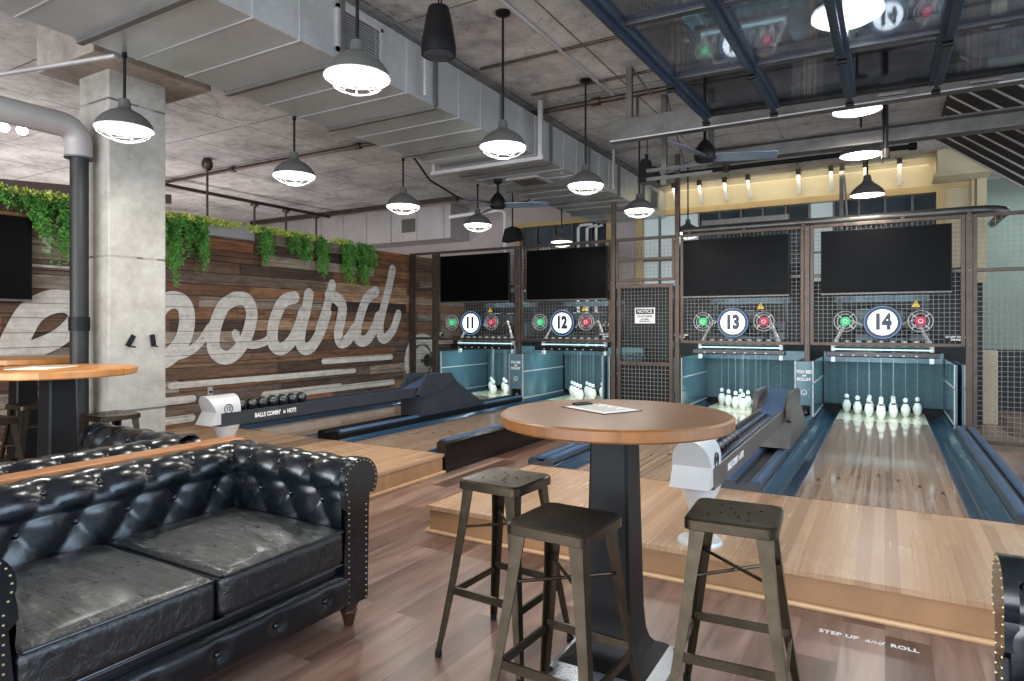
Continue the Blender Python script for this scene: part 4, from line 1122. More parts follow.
# ---------------------------------------------------------------- ceiling fans
def fan(loc, stem, ang, label):
    t = thing('ceiling_fan', label, 'ceiling fan', loc, 0, 'ceiling fans')
    m1 = MB(); m1.tube([(0, 0, .14), (0, 0, stem)], .016, 10); part('down_rod', m1, M['black'], t, True)
    m1 = MB(); m1.lathe([(.06, stem), (.06, stem - .04), (.02, stem - .07)], (0, 0, 0), 18); part('canopy', m1, M['black'], t, True)
    m1 = MB(); m1.lathe([(.018, .2), (.05, .17), (.1, .1), (.11, .05), (.11, .0), (.09, -.03), (.0001, -.035)], (0, 0, 0), 28); part('motor', m1, M['black'], t, True)
    for k in range(3):
        a = math.radians(ang + 120 * k); c, s = math.cos(a), math.sin(a)
        m1 = MB(); prof = []
        for r, w in ((.08, .05), (.16, .075), (.3, .085), (.55, .075), (.7, .06), (.72, .045)):
            prof.append((r, w))
        vs = []; fs = []
        for r, w in prof:
            for sg in (-1, 1):
                for dz in (-.004, .004): vs.append((c * r - s * w * sg, s * r + c * w * sg, .01 - sg * .022 + dz))
        for i in range(len(prof) - 1):
            o = i * 4
            fs += [(o, o + 2, o + 6, o + 4), (o + 1, o + 5, o + 7, o + 3), (o, o + 4, o + 5, o + 1), (o + 2, o + 3, o + 7, o + 6)]
        fs += [(0, 1, 3, 2), (len(vs) - 4, len(vs) - 2, len(vs) - 1, len(vs) - 3)]
        m1.add(vs, fs); part('blade', m1, M['blade'], t)
    return t
fan((-1.62, 6.8, 3.28), CEIL - 3.28, 20, 'three bladed ceiling fan hanging below the overhead door track')
fan((-4.72, 7.75, 3.22), DZ0 - 3.225, 22, 'three bladed ceiling fan hanging under the duct by the far lanes')
# ---------------------------------------------------------------- speakers
t = thing('pendant_speaker', 'black tapered pendant speaker near the ceiling beside the duct', 'speaker', (-2.82, 3.8, 3.52))
m1 = MB(); m1.lathe([(.06, .35), (.075, .345), (.095, .26), (.122, .1), (.128, .05), (.125, .0), (.112, .0)], (0, 0, 0), 32); part('cabinet', m1, M['black'], t, True)
m1 = MB(); m1.lathe([(.118, .004), (.1, -.008), (.0001, -.014)], (0, 0, 0), 32); part('grille', m1, M['charcoal'], t, True)
m1 = MB(); m1.tube([(0, 0, .34), (0, 0, CEIL - 3.52)], .006, 6); m1.tube([(.02, 0, .34), (.035, 0, .5), (0, .02, CEIL - 3.52)], .006, 6); part('cable', m1, M['black'], t, True)
t = thing('ceiling_speaker', 'black boxy speaker hung beyond the door track', 'speaker', (-2.84, 8.72, 3.53))
m1 = MB(); m1.prism([(-.13, 0), (.12, 0), (.12, .2), (.02, .2), (.0, .32), (-.09, .32), (-.12, .2)], -.09, .09, 'Y'); part('cabinet', m1, M['black'], t)
m1 = MB(); m1.box(-.12, .11, -.08, .08, -.01, .0); part('grille', m1, M['charcoal'], t)
m1 = MB(); m1.tube([(-.04, 0, .32), (-.02, 0, CEIL - 3.53)], .006, 6); m1.lathe([(.03, .4), (.02, .34)], (-.04, 0, 0), 8); part('cable', m1, M['black'], t)
t = thing('ceiling_speaker', 'small black speaker under the ceiling above screen eleven', 'speaker', (-5.55, 9.6, 2.98))
m1 = MB(); m1.prism([(-.16, 0), (.16, .03), (.13, .2), (.05, .26), (-.1, .22)], -.1, .1, 'Y'); part('cabinet', m1, M['black'], t)
m1 = MB(); m1.tube([(0, 0, .24), (0, 0, CEIL - 2.98)], .012, 6); part('rod', m1, M['black'], t)

# ---------------------------------------------------------------- overhead glass door
DW = [-1.39, -.82, -.246, .338, .92, 1.5, 2.08]
t = thing('overhead_door', 'blue framed sectional glass door parked open under the ceiling', 'garage door', (0, 5.92, 3.43))
t.rotation_euler = (math.radians(2.2), math.radians(.9), 0)
for x in DW:
    m1 = MB(); m1.box(x - .045, x + .045, -3.38, 0, -.035, .035, .006); m1.box(x - .014, x + .014, -3.38, 0, -.07, -.035); part('stile', m1, M['door_blue'], t)
for y in (-.03, -1.13, -2.23, -3.33):
    m1 = MB(); m1.box(DW[0] - .04, DW[-1] + .04, y - .03, y + .03, -.026, .03, .004)
    part('rail', m1, M['charcoal'] if y < -.1 else M['black'], t)
for (a, b) in ((-1.1, -.06), (-2.2, -1.16), (-3.3, -2.26)):
    m1 = MB()
    for x0, x1 in zip(DW[:-1], DW[1:]): m1.box(x0 + .045, x1 - .045, a, b, -.004, .004)
    part('glass_panes', m1, M['glass'], t)
for x in DW:
    for y in (-.03, -1.13):
        m1 = MB(); m1.box(x - .028, x + .028, y - .04, y + .04, -.085, -.07); m1.tube([(x - .03, y, -.095), (x + .03, y, -.095)], .016, 10); part('roller_hinge', m1, M['black'], t)
m1 = MB()
for x in (.05, .65, 1.2): m1.box(x - .1, x + .1, .02, .06, -.05, -.02, .004); m1.tube([(x - .08, .04, -.06), (x + .08, .04, -.06)], .01, 8)
part('lock_bar', m1, M['steel_grey'], t)
t = thing('door_track', 'long brown steel channel carrying the end of the overhead door', 'track', (0, 6.3, .03))
m1 = MB(); m1.prism([(-.06, 3.40), (.05, 3.40), (.05, 3.415), (-.045, 3.415), (-.045, 3.49), (.03, 3.49), (.03, 3.505), (-.045, 3.505), (-.045, 3.60), (.05, 3.60), (.05, 3.615), (-.06, 3.615)], -2.45, 2.6, 'X'); part('channel', m1, M['steel_grey'], t)
m1 = MB(); m1.box(-2.45, 2.6, -.063, -.06, 3.4, 3.412); part('bright_edge', m1, M['galv_dull'], t)
t = thing('steel_beam', 'dark steel I-beam crossing below the ceiling behind the door track', 'beam', (0, 7.42, 3.36))
m1 = MB(); m1.prism([(-.08, 0), (.08, 0), (.08, .018), (.01, .03), (.01, .14), (.08, .152), (.08, .17), (-.08, .17), (-.08, .152), (-.01, .14), (-.01, .03), (-.08, .018)], -1.75, 2.8, 'X'); part('beam_body', m1, M['steel_grey'], t)
for x in (-1.7, 2.6):
    m1 = MB(); m1.box(x - .03, x + .03, -.03, .03, .17, CEIL - 3.36); part('hanger', m1, M['steel_grey'], t)
for (x, y, z, l) in ((-2.27, 6.33, 3.646, 'grey steel strut hanging above the left end of the door track'), (-2.2, 7.3, 3.16, 'grey steel strut dropping past the fan beside the boxy speaker'), (-.62, 11.9, 3.0, 'grey double strut standing against the cream wall')):
    t = thing('strut_hanger', l, 'strut', (x, y, 0), 0, 'strut hangers')
    m1 = MB(); m1.box(-.03, .03, -.03, .03, z, CEIL); part('strut', m1, M['steel_grey'], t)
    m1 = MB(); m1.bar((.03, 0, CEIL - .01), (.2 if y < 11 else .1, .1, z + (.25 if y < 11 else .0)), .03, .008); part('brace', m1, M['steel_grey'], t)
    if y == 7.3:
        m1 = MB(); m1.box(-.2, .55, -.045, -.03, z + .06, z + .1); m1.box(-.2, .55, -.045, -.03, z + .16, z + .2); part('slotted_angle', m1, M['steel_grey'], t)
t = thing('hanging_pipe', 'dark vertical pipe hanging in front of the steel beam above lane fourteen', 'pipe', (.005, 7.15, 0))
m1 = MB(); m1.tube([(0, 0, 3.17), (0, 0, CEIL)], .024, 12); part('pipe_run', m1, M['black'], t, True)
m1 = MB(); m1.tube([(0, 0, 3.15), (0, 0, 3.24)], .034, 12); part('end_coupling', m1, M['steel'], t, True)
m1 = MB(); m1.lathe([(.07, CEIL), (.07, CEIL - .015), (.03, CEIL - .03)], (0, 0, 0), 16); part('flange', m1, M['black'], t, True)
# sloping ribbed deck at the right
t = thing('ribbed_canopy', 'dark ribbed metal deck sloping down at the upper right corner', 'canopy', (.62, 7.56, 4.17))
sl = Vector((1.0, 0, -.78)).normalized(); ln = 1.9
m1 = MB(); m1.prism([(0, .03), (ln * sl.x, ln * sl.z + .03), (ln * sl.x, ln * sl.z), (0, 0)], 0, 3.35, 'Y'); part('deck_sheet', m1, M['dark_wall'], t)
m1 = MB()
for k in range(9):
    y = .03 + k * .41; m1.bar((.02, y, -.012), (ln * sl.x, y, ln * sl.z - .012), .03, .03)
part('ribs', m1, M['galv_dull'], t)
# two glowing track spots at far left
for (x, y, l) in ((-9.13, 3.62, 'left one of the two glowing spotlights at the left edge'), (-9.08, 3.79, 'right one of the two glowing spotlights at the left edge')):
    t = thing('track_spotlight', l, 'spotlight', (x, y, 3.92), 0, 'track spotlights')
    d = (Vector((0, 0, 1.55)) - Vector((x, y, 3.92))).normalized()
    m1 = MB(); m1.tube([-d * .16, d * 0], [.045, .062], 18); part('can', m1, M['white'], t, True)
    m1 = MB(); m1.tube([d * .001, d * .008], .056, 18); part('lens', m1, M['spot_glow'], t, True)
    m1 = MB(); m1.tube([-d * .08, (-d * .08) + Vector((0, 0, .3))], .012, 8); part('arm', m1, M['white'], t, True)
m1 = MB(); m1.box(-.03, .03, 0, 2.4, 4.13, 4.2)
single('light_track', m1, M['white'], 'white ceiling track above the far left spotlights', 'track', (-9.1, 2.4, 0))
m1 = MB(); m1.prism([(-.08, 0), (.08, 0), (.08, .14), (-.08, .16)], 0, 3.0, 'Y')
single('roof_beam', m1, M['steel'], 'dark slim beam beyond the board wall at far left', 'beam', (-11.4, 3.6, 3.5), -.5)

# ---------------------------------------------------------------- hanging plants on the wall top
def plant(y0, y1, drops, label, seed, top=(0, 0)):
    r = random.Random(seed)
    t = thing('hanging_plant', label, 'plant', (WX, (y0 + y1) / 2, WTOP), 0, 'trailing plants on the board wall')
    yc = (y0 + y1) / 2
    def leaf(mb_, p, d, L, w):
        d = d.normalized(); s = d.cross(Vector((r.uniform(-1, 1), r.uniform(-1, 1), r.uniform(-1, 1)))).normalized()
        n = d.cross(s) * w * .4
        mb_.add([p, p + d * L * .5 + s * w + n, p + d * L, p + d * L * .5 - s * w + n], [(0, 1, 2), (0, 2, 3)])
    m1 = MB()
    for (ya, yb, ln, n) in drops:
        knots = [(r.uniform(ya, yb), r.uniform(.45, 1.0)) for _k in range(max(2, int((yb - ya) / .09)))]
        knots[0] = (knots[0][0], 1.0)
        for _ in range(int(n * .8)):
            ky, kl = r.choice(knots)
            y = r.gauss(ky, .028) - yc; L = ln * kl * r.uniform(.5, 1.0)
            x = .04 + r.random() * .14; p = Vector((x * .6, y, .03 + r.random() * .05))
            sway = r.uniform(-.06, .06); steps = int(L / .022) + 2
            for k in range(steps):
                f = k / steps
                q = p + Vector((x * (1 - (1 - f) ** 3) * .8, sway * f + .012 * math.sin(k * .9), -L * f))
                for _2 in range(2): leaf(m1, q, Vector((r.uniform(-.7, .9), r.uniform(-1, 1), r.uniform(-1.0, .35))), r.uniform(.03, .055), .008)
    link_mesh('trailing_foliage', m1, M['leaf'], t, False, None, False)
    m1 = MB()
    ya, yb = top if top != (0, 0) else (y0, y1)
    for _ in range(int(700 * (yb - ya))):
        y = r.uniform(ya, yb) - yc; x = r.uniform(-.14, .16)
        p = Vector((x, y, r.uniform(-.02, .1 - abs(x) * .3)))
        leaf(m1, p, Vector((r.uniform(-.6, .9), r.uniform(-1, 1), r.uniform(-.1, 1))), r.uniform(.035, .07), .014)
    link_mesh('lime_sprigs', m1, M['sprig'], t, False, None, False)
    return t
plant(2.3, 3.9, ((2.4, 2.95, .2, 40), (3.0, 3.3, .25, 40), (3.45, 3.62, .75, 50), (3.3, 3.75, .3, 40), (3.7, 3.88, .85, 56)), 'trailing green plant above the television at the left edge', 1)
plant(4.75, 5.85, ((4.8, 5.05, .95, 70), (5.1, 5.3, .55, 40), (5.35, 5.55, .75, 60)), 'trailing green plant just right of the concrete column', 2, (4.75, 6.0))
plant(6.3, 7.7, ((6.4, 6.62, .62, 56), (6.8, 7.05, .38, 44), (7.15, 7.6, .7, 100)), 'trailing green plant over the middle of the painted word', 3, (6.25, 7.5))
plant(8.0, 8.95, ((8.1, 8.4, .8, 84), (8.5, 8.9, .78, 84)), 'trailing green plant at the far end of the board wall', 4, (7.9, 8.3))
# ================================================================== FURNITURE
def roll_profile():
    """(outward, height, is_tufted) down the inner face, over the roll and down the outside"""
    pts = []
    for k in range(14): f = k / 14; pts.append((.03 * f, .36 + .345 * f))
    c = (.122, .745); r = .093
    for k in range(23):
        a = math.radians(200 - k * (200 + 48) / 22); pts.append((c[0] + r * math.cos(a), c[1] + r * math.sin(a)))
    for k in range(1, 8): f = k / 7; pts.append((.18 - .01 * f, .665 - .535 * f))
    return pts
PROF = roll_profile()
ARC = [0.0]
for a, b in zip(PROF[:-1], PROF[1:]): ARC.append(ARC[-1] + math.hypot(b[0] - a[0], b[1] - a[1]))
def pnorm(i):
    a = PROF[max(0, i - 1)]; b = PROF[min(len(PROF) - 1, i + 1)]
    dx, dz = b[0] - a[0], b[1] - a[1]; l = math.hypot(dx, dz)
    return (-dz / l, dx / l)
DU, DV = .235, .31
def tuft(u, v, vmax):
    p = u / DU + v / DV; q = u / DU - v / DV
    c = (math.cos(2 * PI * p) + math.cos(2 * PI * q)) / 2
    h = .72 * max(0, (1 - c) / 2) ** .38 + .28 * (abs(math.sin(PI * p)) * abs(math.sin(PI * q))) ** .4
    fade = min(1, max(0, (vmax - v) / .08)) * min(1, max(0, (v + .14) / .04))
    return .033 * h * fade
VMAX = ARC[13 + 17]
def tufted(u0, u1, fn, n):
    rows = []
    # resample profile finely on the tufted stretch
    S = [ARC[-1] * k / 110 for k in range(111)]
    P2 = []
    j = 0
    for s in S:
        while j < len(ARC) - 2 and ARC[j + 1] < s: j += 1
        f = (s - ARC[j]) / (ARC[j + 1] - ARC[j])
        a, b = PROF[j], PROF[j + 1]; na, nb = pnorm(j), pnorm(j + 1)
        P2.append((a[0] + (b[0] - a[0]) * f, a[1] + (b[1] - a[1]) * f, na[0] + (nb[0] - na[0]) * f, na[1] + (nb[1] - na[1]) * f, s))
    for k in range(n + 1):
        u = u0 + (u1 - u0) * k / n; row = []
        for d, z, nx, nz, s in P2:
            h = tuft(u, s - .14, VMAX)
            row.append(fn(u, d + nx * h, z + nz * h))
        rows.append(row)
    return rows
def button_points(u0, u1):
    out = []
    for p in range(-30, 60):
        for q in range(-30, 60):
            u = DU * (p + q) / 2; v = DV * (p - q) / 2
            if u0 + .03 <= u <= u1 - .03 and -.02 <= v <= VMAX - .2:
                s = v + .14; j = max(i for i in range(len(ARC)) if ARC[i] <= s); j = min(j, len(PROF) - 2)
                f = (s - ARC[j]) / (ARC[j + 1] - ARC[j]); a, b = PROF[j], PROF[j + 1]; n = pnorm(j)
                out.append((u, a[0] + (b[0] - a[0]) * f + n[0] * .004, a[1] + (b[1] - a[1]) * f + n[1] * .004))
    return out
def rounded(x0, x1, y0, y1, z0, z1, r, crown=0.0, n=18, wob=0.0, seed=0):
    b = bmesh.new(); bmesh.ops.create_cube(b, size=1)
    bmesh.ops.subdivide_edges(b, edges=b.edges[:], cuts=n, use_grid_fill=True)
    rr_ = random.Random(seed); ph = [rr_.uniform(0, 6) for _ in range(6)]
    lo = Vector((x0, y0, z0)); hi = Vector((x1, y1, z1)); m1 = MB()
    for v in b.verts:
        p = Vector([lo[i] + (v.co[i] + .5) * (hi[i] - lo[i]) for i in range(3)])
        q = Vector([min(max(p[i], lo[i] + r), hi[i] - r) for i in range(3)])
        d = p - q
        if d.length > 1e-9: p = q + d.normalized() * r
        if v.co.z > .3:
            fx, fy = v.co.x * 2, v.co.y * 2
            p.z += crown * (1 - fx * fx) * (1 - fy * fy)
            p.z += wob * (math.sin(fx * 5 + ph[0] + fy * 2) * math.sin(fy * 9 + ph[1]) + .6 * math.sin(fx * 3 + fy * 13 + ph[2])) * (1 - fx ** 4) * (1 - fy ** 4)
        v.co = p
    b.verts.index_update()
    m1.add([v.co.copy() for v in b.verts], [[v.index for v in f.verts] for f in b.faces]); b.free()
    return m1
NAIL = [None]
def make_sofa(label):
    t = thing('chesterfield_sofa', label, 'sofa', (0, 0, 0), 0, 'chesterfield sofas')
    HB = .70
    m1 = MB(); m1.grid(tufted(-HB - .2, HB + .2, lambda u, d, z: (-.31 - d, u, z), 150)); part('backrest', m1, M['leather'], t, 80)
    for s in (1, -1):
        m1 = MB(); rows = tufted(-.50, .51, lambda u, d, z: (u, s * (HB + d), z), 100)
        m1.grid(rows)
        arm = part('arm', m1, M['leather'], t, 80)
        # front scroll panel with nail trim
        out = [(s * (HB + d), z) for d, z in PROF]
        ctr = [(s * (HB + .0), .36)] + out[1:] + [(s * (HB + .02), .13)]
        big = []
        for i, (d, z) in enumerate(PROF):
            n = pnorm(i); k = .03 if 10 < i < 36 else 0.0
            big.append((s * (HB + d + n[0] * k), z + n[1] * k))
        big = [(s * (HB + .02), .13)] + big
        m1 = MB(); m1.prism(big, .49, .525, 'X'); part('scroll_panel', m1, M['leather'], arm, 30)
        nails = []
        path = [(s * (HB + .035), .15 + .03 * k) for k in range(18)] + [(p[0] * 1.0, p[1]) for p in [(s * (HB + .122 + .11 * math.cos(math.radians(a))), .745 + .11 * math.sin(math.radians(a))) for a in range(205, -50, -14)]] + [(s * (HB + .158), .62 - .03 * k) for k in range(17)]
        for (yy, zz) in path:
            if NAIL[0] is None:
                nl = part('nail', MB().lathe([(.0045, .0), (.0035, .003), (.0001, .0045)], (0, 0, 0), 8, 'X'), M['brass'], arm, True); NAIL[0] = nl
            else:
                nl = NAIL[0].copy(); COL.objects.link(nl); nl.parent = arm
            nl.location = (.525, yy, zz)
    m1 = MB(); m1.box(-.5, .49, -.86, .86, .13, .34, .01); part('base', m1, M['leather'], t)
    # front rail with shallow dimples
    m1 = MB(); rows = []
    bt = [-.58, -.29, 0, .29, .58]
    for i in range(81):
        y = -.72 + 1.44 * i / 80; row = []
        for k in range(13):
            z = .125 + .175 * k / 12
            dmp = sum(math.exp(-(((y - b) ** 2) / .0012 + ((z - .215) ** 2) / .0012)) for b in bt)
            e = abs(k - 6) / 6; row.append((.535 - .03 * e ** 4 - .018 * dmp, y, z))
        rows.append(row)
    m1.grid(rows); m1.box(.485, .5, -.72, .72, .125, .3); part('front_rail', m1, M['leather'], t, 80)
    bm0 = None
    def button(p, d):
        nonlocal bm0
        if bm0 is None:
            m2 = MB(); m2.ball((0, 0, 0), .015, 10, 6)
            bm0 = part('button', m2, M['leather'], t, 80); o = bm0
        else:
            o = bm0.copy(); COL.objects.link(o)
        o.location = p
    for u, d, z in button_points(-HB - .05, HB + .05): button((-.31 - d, u, z), 0)
    for s in (1, -1):
        for u, d, z in button_points(-.36, .5): button((u, s * (HB + d), z), 0)
    for b in bt: button((.52, b, .215), 0)
    for i, (y0, y1) in enumerate(((-.705, -.003), (.003, .705))):
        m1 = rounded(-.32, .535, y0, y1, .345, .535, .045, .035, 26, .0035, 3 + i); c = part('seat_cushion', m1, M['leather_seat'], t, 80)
        m1 = MB(); zz = .522
        m1.tube([(.525, y0 + .02, zz), (.525, y1 - .02, zz)], .006, 8); m1.tube([(.525, y0 + .02, .36), (.525, y1 - .02, .36)], .006, 8)
        m1.tube([(.525, y0 + .012, zz), (-.28, y0 + .012, zz)], .006, 8); m1.tube([(.525, y1 - .012, zz), (-.28, y1 - .012, zz)], .006, 8)
        part('piping', m1, M['leather'], c, True)
    for (x, y) in ((.46, .8), (.46, -.8), (-.44, .8), (-.44, -.8)):
        m1 = MB(); m1.lathe([(.022, 0), (.026, .012), (.03, .03), (.038, .06), (.044, .075), (.04, .083), (.034, .09), (.046, .1), (.05, .115), (.046, .13)], (x, y, 0), 20); part('leg', m1, M['turned'], t, True)
    return t
def copy_sofa(root, loc, rz, label): return dup(root, loc, rz, label)
sofa = make_sofa('black tufted leather chesterfield sofa in the left foreground')
sofa.location = (-2.86, 1.66, 0)
dup(sofa, (-4.24, 1.62, 0), PI, 'black chesterfield sofa standing back to back behind the foreground one')
dup(sofa, (.815, 1.56, 0), PI, 'black chesterfield sofa cut off by the right edge of the picture')
t = thing('sofa_divider', 'orange wood topped low divider between the back to back sofas', 'divider', (-3.535, 1.66, 0))
m1 = MB(); m1.box(-.05, .05, -1.0, .97, 0, .80); part('panel', m1, M['black'], t)
m1 = MB(); m1.box(-.07, .07, -1.02, .99, .80, .845, .008); part('wood_cap', m1, M['ledge'], t)

# ---------------------------------------------------------------- bar tables
def bar_table(loc, rz, R, H, label, top, edge, col):
    t = thing('bar_table', label, 'table', loc, rz, 'round bar tables')
    m1 = MB(); m1.lathe([(.0001, H - .05), (R - .05, H - .05), (R - .05, H - .004), (R - .012, H - .001), (R - .02, H), (.0001, H)], (0, 0, 0), 80); part('tabletop', m1, M[top], t, 30)
    m1 = MB(); m1.lathe([(R - .06, H - .055), (R - .008, H - .055), (R, H - .047), (R, H - .008), (R - .012, H - .0005), (R - .06, H - .002)], (0, 0, 0), 80); part('edge_band', m1, M[edge], t, 30)
    rings = [(H - .05, .088), (H - .2, .09), (.5, .1), (.25, .106), (.15, .114), (.1, .128), (.072, .15), (.055, .185), (.045, .2)]
    m1 = MB(); rows = []
    for z, w in rings:
        c = .012; rows.append([(x, y, z) for x, y in ((-w, -w + c), (-w + c, -w), (w - c, -w), (w, -w + c), (w, w - c), (w - c, w), (-w + c, w), (-w, w - c))])
    m1.grid(rows, True); part('pedestal', m1, M[col], t, 30)
    m1 = MB(); m1.box(-.22, .27, -.32, .19, 0, .045, .006); part('base_plate', m1, M['base_steel'], t)
    m1 = MB()
    for sx in (-1, 1):
        for sy in (-1, 1): m1.lathe([(.014, .045), (.014, .053), (.0001, .055)], (.025 + sx * .215, -.065 + sy * .22, 0), 8)
    part('bolt', m1, M['black'], t)
    m1 = MB(); m1.box(-.2, .2, -.2, .2, H - .065, H - .05); part('mounting_plate', m1, M['black'], t)
    return t
M['base_steel'] = plain('pale_base_steel', srgb(150, 156, 162), 0.28, 0.7, 0.15, 5)
bar_table((-1.075, 2.80, 0), 0, .525, 1.15, 'round oak bar table on a black pedestal in the centre foreground', 'table_wood', 'table_edge', 'black')
bar_table((-5.37, 2.47, 0), 0, .52, 1.23, 'honey coloured round bar table in front of the concrete column', 'honey_wood', 'honey_wood', 'black')
bar_table((-7.4, 3.1, 0), 0, .52, 1.23, 'honey coloured round bar table against the board wall', 'honey_wood', 'honey_wood', 'black')
# ---------------------------------------------------------------- stools
def make_stool():
    t = thing('bar_stool', '', 'stool', (0, 0, 0), 0, '')
    H = .825; s = .167
    m1 = MB(); c = .035
    def sq(w, z, cc):
        pts = []
        for (sx, sy, a0) in ((1, 1, 0), (-1, 1, 90), (-1, -1, 180), (1, -1, 270)):
            for k in range(5):
                a = math.radians(a0 + k * 22.5); pts.append((sx * (w - cc) + cc * math.cos(a), sy * (w - cc) + cc * math.sin(a), z))
        return pts
    rows = [sq(s - .004, H - .045, c), sq(s, H - .042, c), sq(s, H - .008, c), sq(s - .008, H, c), sq(s - .03, H - .002, c * .8), sq(.06, H - .006, .03)]
    m1.grid(rows, True); n = len(rows[0]); o = (len(rows) - 1) * n; m1.f.append(tuple(range(o, o + n))); m1.c.append(None)
    part('seat', m1, M['stool'], t, 35)
    holes = []
    for x, y in ((0, 0), (.05, .02), (-.05, -.02), (-.02, .05), (.02, -.05), (.09, .06), (-.09, -.06), (-.06, .09), (.06, -.09)):
        holes.append(MB().lathe([(.006, H - .004), (.006, H - .0015), (.0001, H - .0015)], (x, y, 0), 8))
    parts('drain_hole', holes, M['black'], t)
    top, bot = .145, .24
    def lp(sx, sy, z):
        f = 1 - z / (H - .03); g = f ** 1.25
        w = top + (bot - top) * g; return Vector((sx * w, sy * w, z))
    for sx, sy in ((-1, -1), (1, -1), (1, 1), (-1, 1)):
        m1 = MB(); zs = [H - .03, H - .12, .55, .35, .15, .025]; ws = [.058, .05, .042, .037, .032, .026]
        for (za, zb, wa, wb) in zip(zs[:-1], zs[1:], ws[:-1], ws[1:]):
            a = lp(sx, sy, za); b = lp(sx, sy, zb)
            # angle-section leg: two folded flanges meeting at the outer corner
            for (ax, ay) in ((1, 0), (0, 1)):
                ia = a - Vector((sx * wa * ax, sy * wa * ay, 0)); ib = b - Vector((sx * wb * ax, sy * wb * ay, 0))
                th = .006; off = Vector((-sx * th * ay, -sy * th * ax, 0))
                m1.add([a, ia, ib, b, a + off, ia + off, ib + off, b + off], [(0, 1, 2, 3), (7, 6, 5, 4), (0, 4, 5, 1), (1, 5, 6, 2), (2, 6, 7, 3), (3, 7, 4, 0)])
        lg = part('leg', m1, M['stool'], t)
        p = lp(sx, sy, .02); m1 = MB(); m1.lathe([(.014, .0), (.017, .004), (.017, .026), (.012, .03)], (p.x - sx * .01, p.y - sy * .01, 0), 12); part('rubber_foot', m1, M['black'], lg)
    for k, (a, b) in enumerate((((-1, -1), (1, -1)), ((1, -1), (1, 1)), ((1, 1), (-1, 1)), ((-1, 1), (-1, -1)))):
        z = .31 if k % 2 == 0 else .29
        m1 = MB(); A = lp(a[0], a[1], z) * .96; B = lp(b[0], b[1], z) * .96; A.z = B.z = z
        m1.bar(A, B, .012, .034); part('foot_rail', m1, M['stool'], t)
    for k, (a, b) in enumerate((((-1, -1), (1, 1)), ((1, -1), (-1, 1)))):
        m1 = MB(); A = lp(a[0], a[1], .6) * .93; B = lp(b[0], b[1], .6) * .93; A.z = B.z = .6 + k * .014
        m1.tube([A, B], .007, 8); part('cross_brace', m1, M['stool'], t, True)
    return t
st = make_stool(); st.location = (-1.042, 2.2, 0); st['label'] = 'metal bar stool nearest the camera, before the central table pedestal'; st['group'] = 'bar stools'; st.rotation_euler = (0, 0, math.radians(-3))
for (x, y, r, l) in ((-1.57, 2.65, -3, 'metal bar stool on the left of the central table'), (-.505, 2.60, 4, 'metal bar stool on the right of the central table'),
                  (-5.5, 2.92, 2, 'metal bar stool tucked between the left table and the column'), (-6.05, 2.28, 8, 'metal bar stool cut off by the left edge under the honey table'), (-6.85, 2.95, 0, 'metal bar stool standing between the two honey tables')):
    dup(st, (x, y, 0), math.radians(r), l, 'bar stools')
# ---------------------------------------------------------------- small things
t = thing('clipboard', 'brown clipboard with a white menu on the central table', 'clipboard', (-1.17, 2.86, 1.1505), math.radians(62))
m1 = MB(); m1.box(-.115, .115, -.16, .16, 0, .004, .001); part('board', m1, M['turned'], t)
m1 = MB(); m1.box(-.105, .105, -.155, .135, .004, .0055); part('menu_sheet', m1, M['paper'], t)
m1 = MB(); m1.box(-.05, .05, .12, .155, .0055, .014, .002); m1.tube([(-.05, .15, .012), (.05, .15, .012)], .006, 8); part('clip', m1, M['black'], t)
m1 = MB()
for k in range(9): m1.box(-.08, .08 - (k * 37 % 5) * .014, .1 - k * .026, .106 - k * .026, .0055, .006)
part('print_lines', m1, M['grille'], t)
t = thing('menu_card', 'white menu card lying on the honey table by the column', 'menu', (-5.43, 2.4, 1.2305), math.radians(35))
m1 = MB(); m1.box(-.14, .14, -.2, .2, 0, .004); part('card', m1, M['paper'], t)
m1 = MB(); m1.box(-.11, .11, .08, .14, .004, .0045); part('print_block', m1, M['grille'], t)
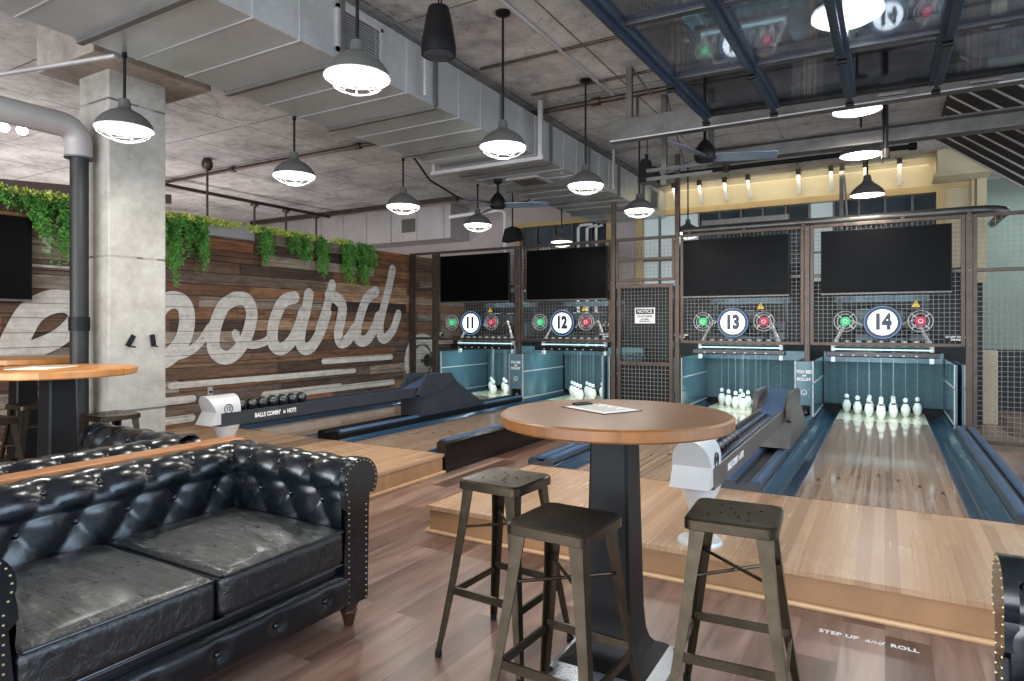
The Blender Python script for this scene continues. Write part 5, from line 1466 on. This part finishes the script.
for (y, rx, l) in ((3.24, -.5, 'left one of two small black hooks on the column'), (3.44, .15, 'right one of two small black hooks on the column')):
    t = thing('wall_hook', l, 'hook', (-5.78, y, 1.41), 0, 'hooks on the column')
    m1 = MB(); m1.box(0, .012, -.022, .022, -.055, .055, .003); m1.xf(Matrix.Rotation(rx, 4, 'X')); part('plate', m1, M['black'], t)
    m1 = MB(); m1.bar((.01, 0, -.05), (.05, .015, -.055), .02, .012); part('prong', m1, M['black'], t)
t = thing('wall_outlet', 'small metal outlet box on the board wall above the white hood', 'outlet', (WX, 5.62, .64))
m1 = MB(); m1.box(0, .03, -.035, .035, -.055, .055, .004); part('box', m1, M['galv_dull'], t)
m1 = MB(); m1.box(.03, .036, -.02, .02, -.03, .0); part('socket', m1, M['black'], t)

# ================================================================== LIGHT
W = bpy.data.worlds.new('room_daylight'); SC.world = W; W.use_nodes = True
bg = W.node_tree.nodes['Background']; bg.inputs[0].default_value = (.78, .87, 1.0, 1); bg.inputs[1].default_value = WORLD
def area(name, loc, rot, sx, sy, e, col):
    ld = bpy.data.lights.new(name, 'AREA'); ld.shape = 'RECTANGLE'; ld.size = sx; ld.size_y = sy; ld.energy = e; ld.color = col
    o = bpy.data.objects.new(name, ld); COL.objects.link(o); o.location = loc; o.rotation_euler = rot
    return o
# soft fill added behind the viewer; bluish daylight from the open right side
area('front_fill', (-3.0, -4.6, 2.2), (math.radians(90), 0, 0), 9, 3.2, FRONT, (.9, .95, 1.0))
area('patio_daylight', (4.7, 2.6, 2.3), (0, math.radians(90), 0), 3, 6, SIDE, (.55, .76, 1.0))
area('left_ceiling_fill', (-12.0, 4.5, 1.2), (math.radians(180), 0, 0), 3, 9, 260, (1.0, .91, .91))  # added upward fill, without a fixture, brightening the left ceiling
area('recess_fill', (2.2, 13.4, 4.0), (0, 0, 0), 1.2, .3, 26, (.75, .97, 1.0))  # unseen cool light added to brighten the recess wall
SC.view_settings.view_transform = 'Standard'
SC.view_settings.look = 'None'
SC.view_settings.gamma = 1.0
SC.view_settings.use_curve_mapping = False
SC.view_settings.exposure = EXPO
SC.cycles.max_bounces = 8
SC.cycles.use_denoising = True
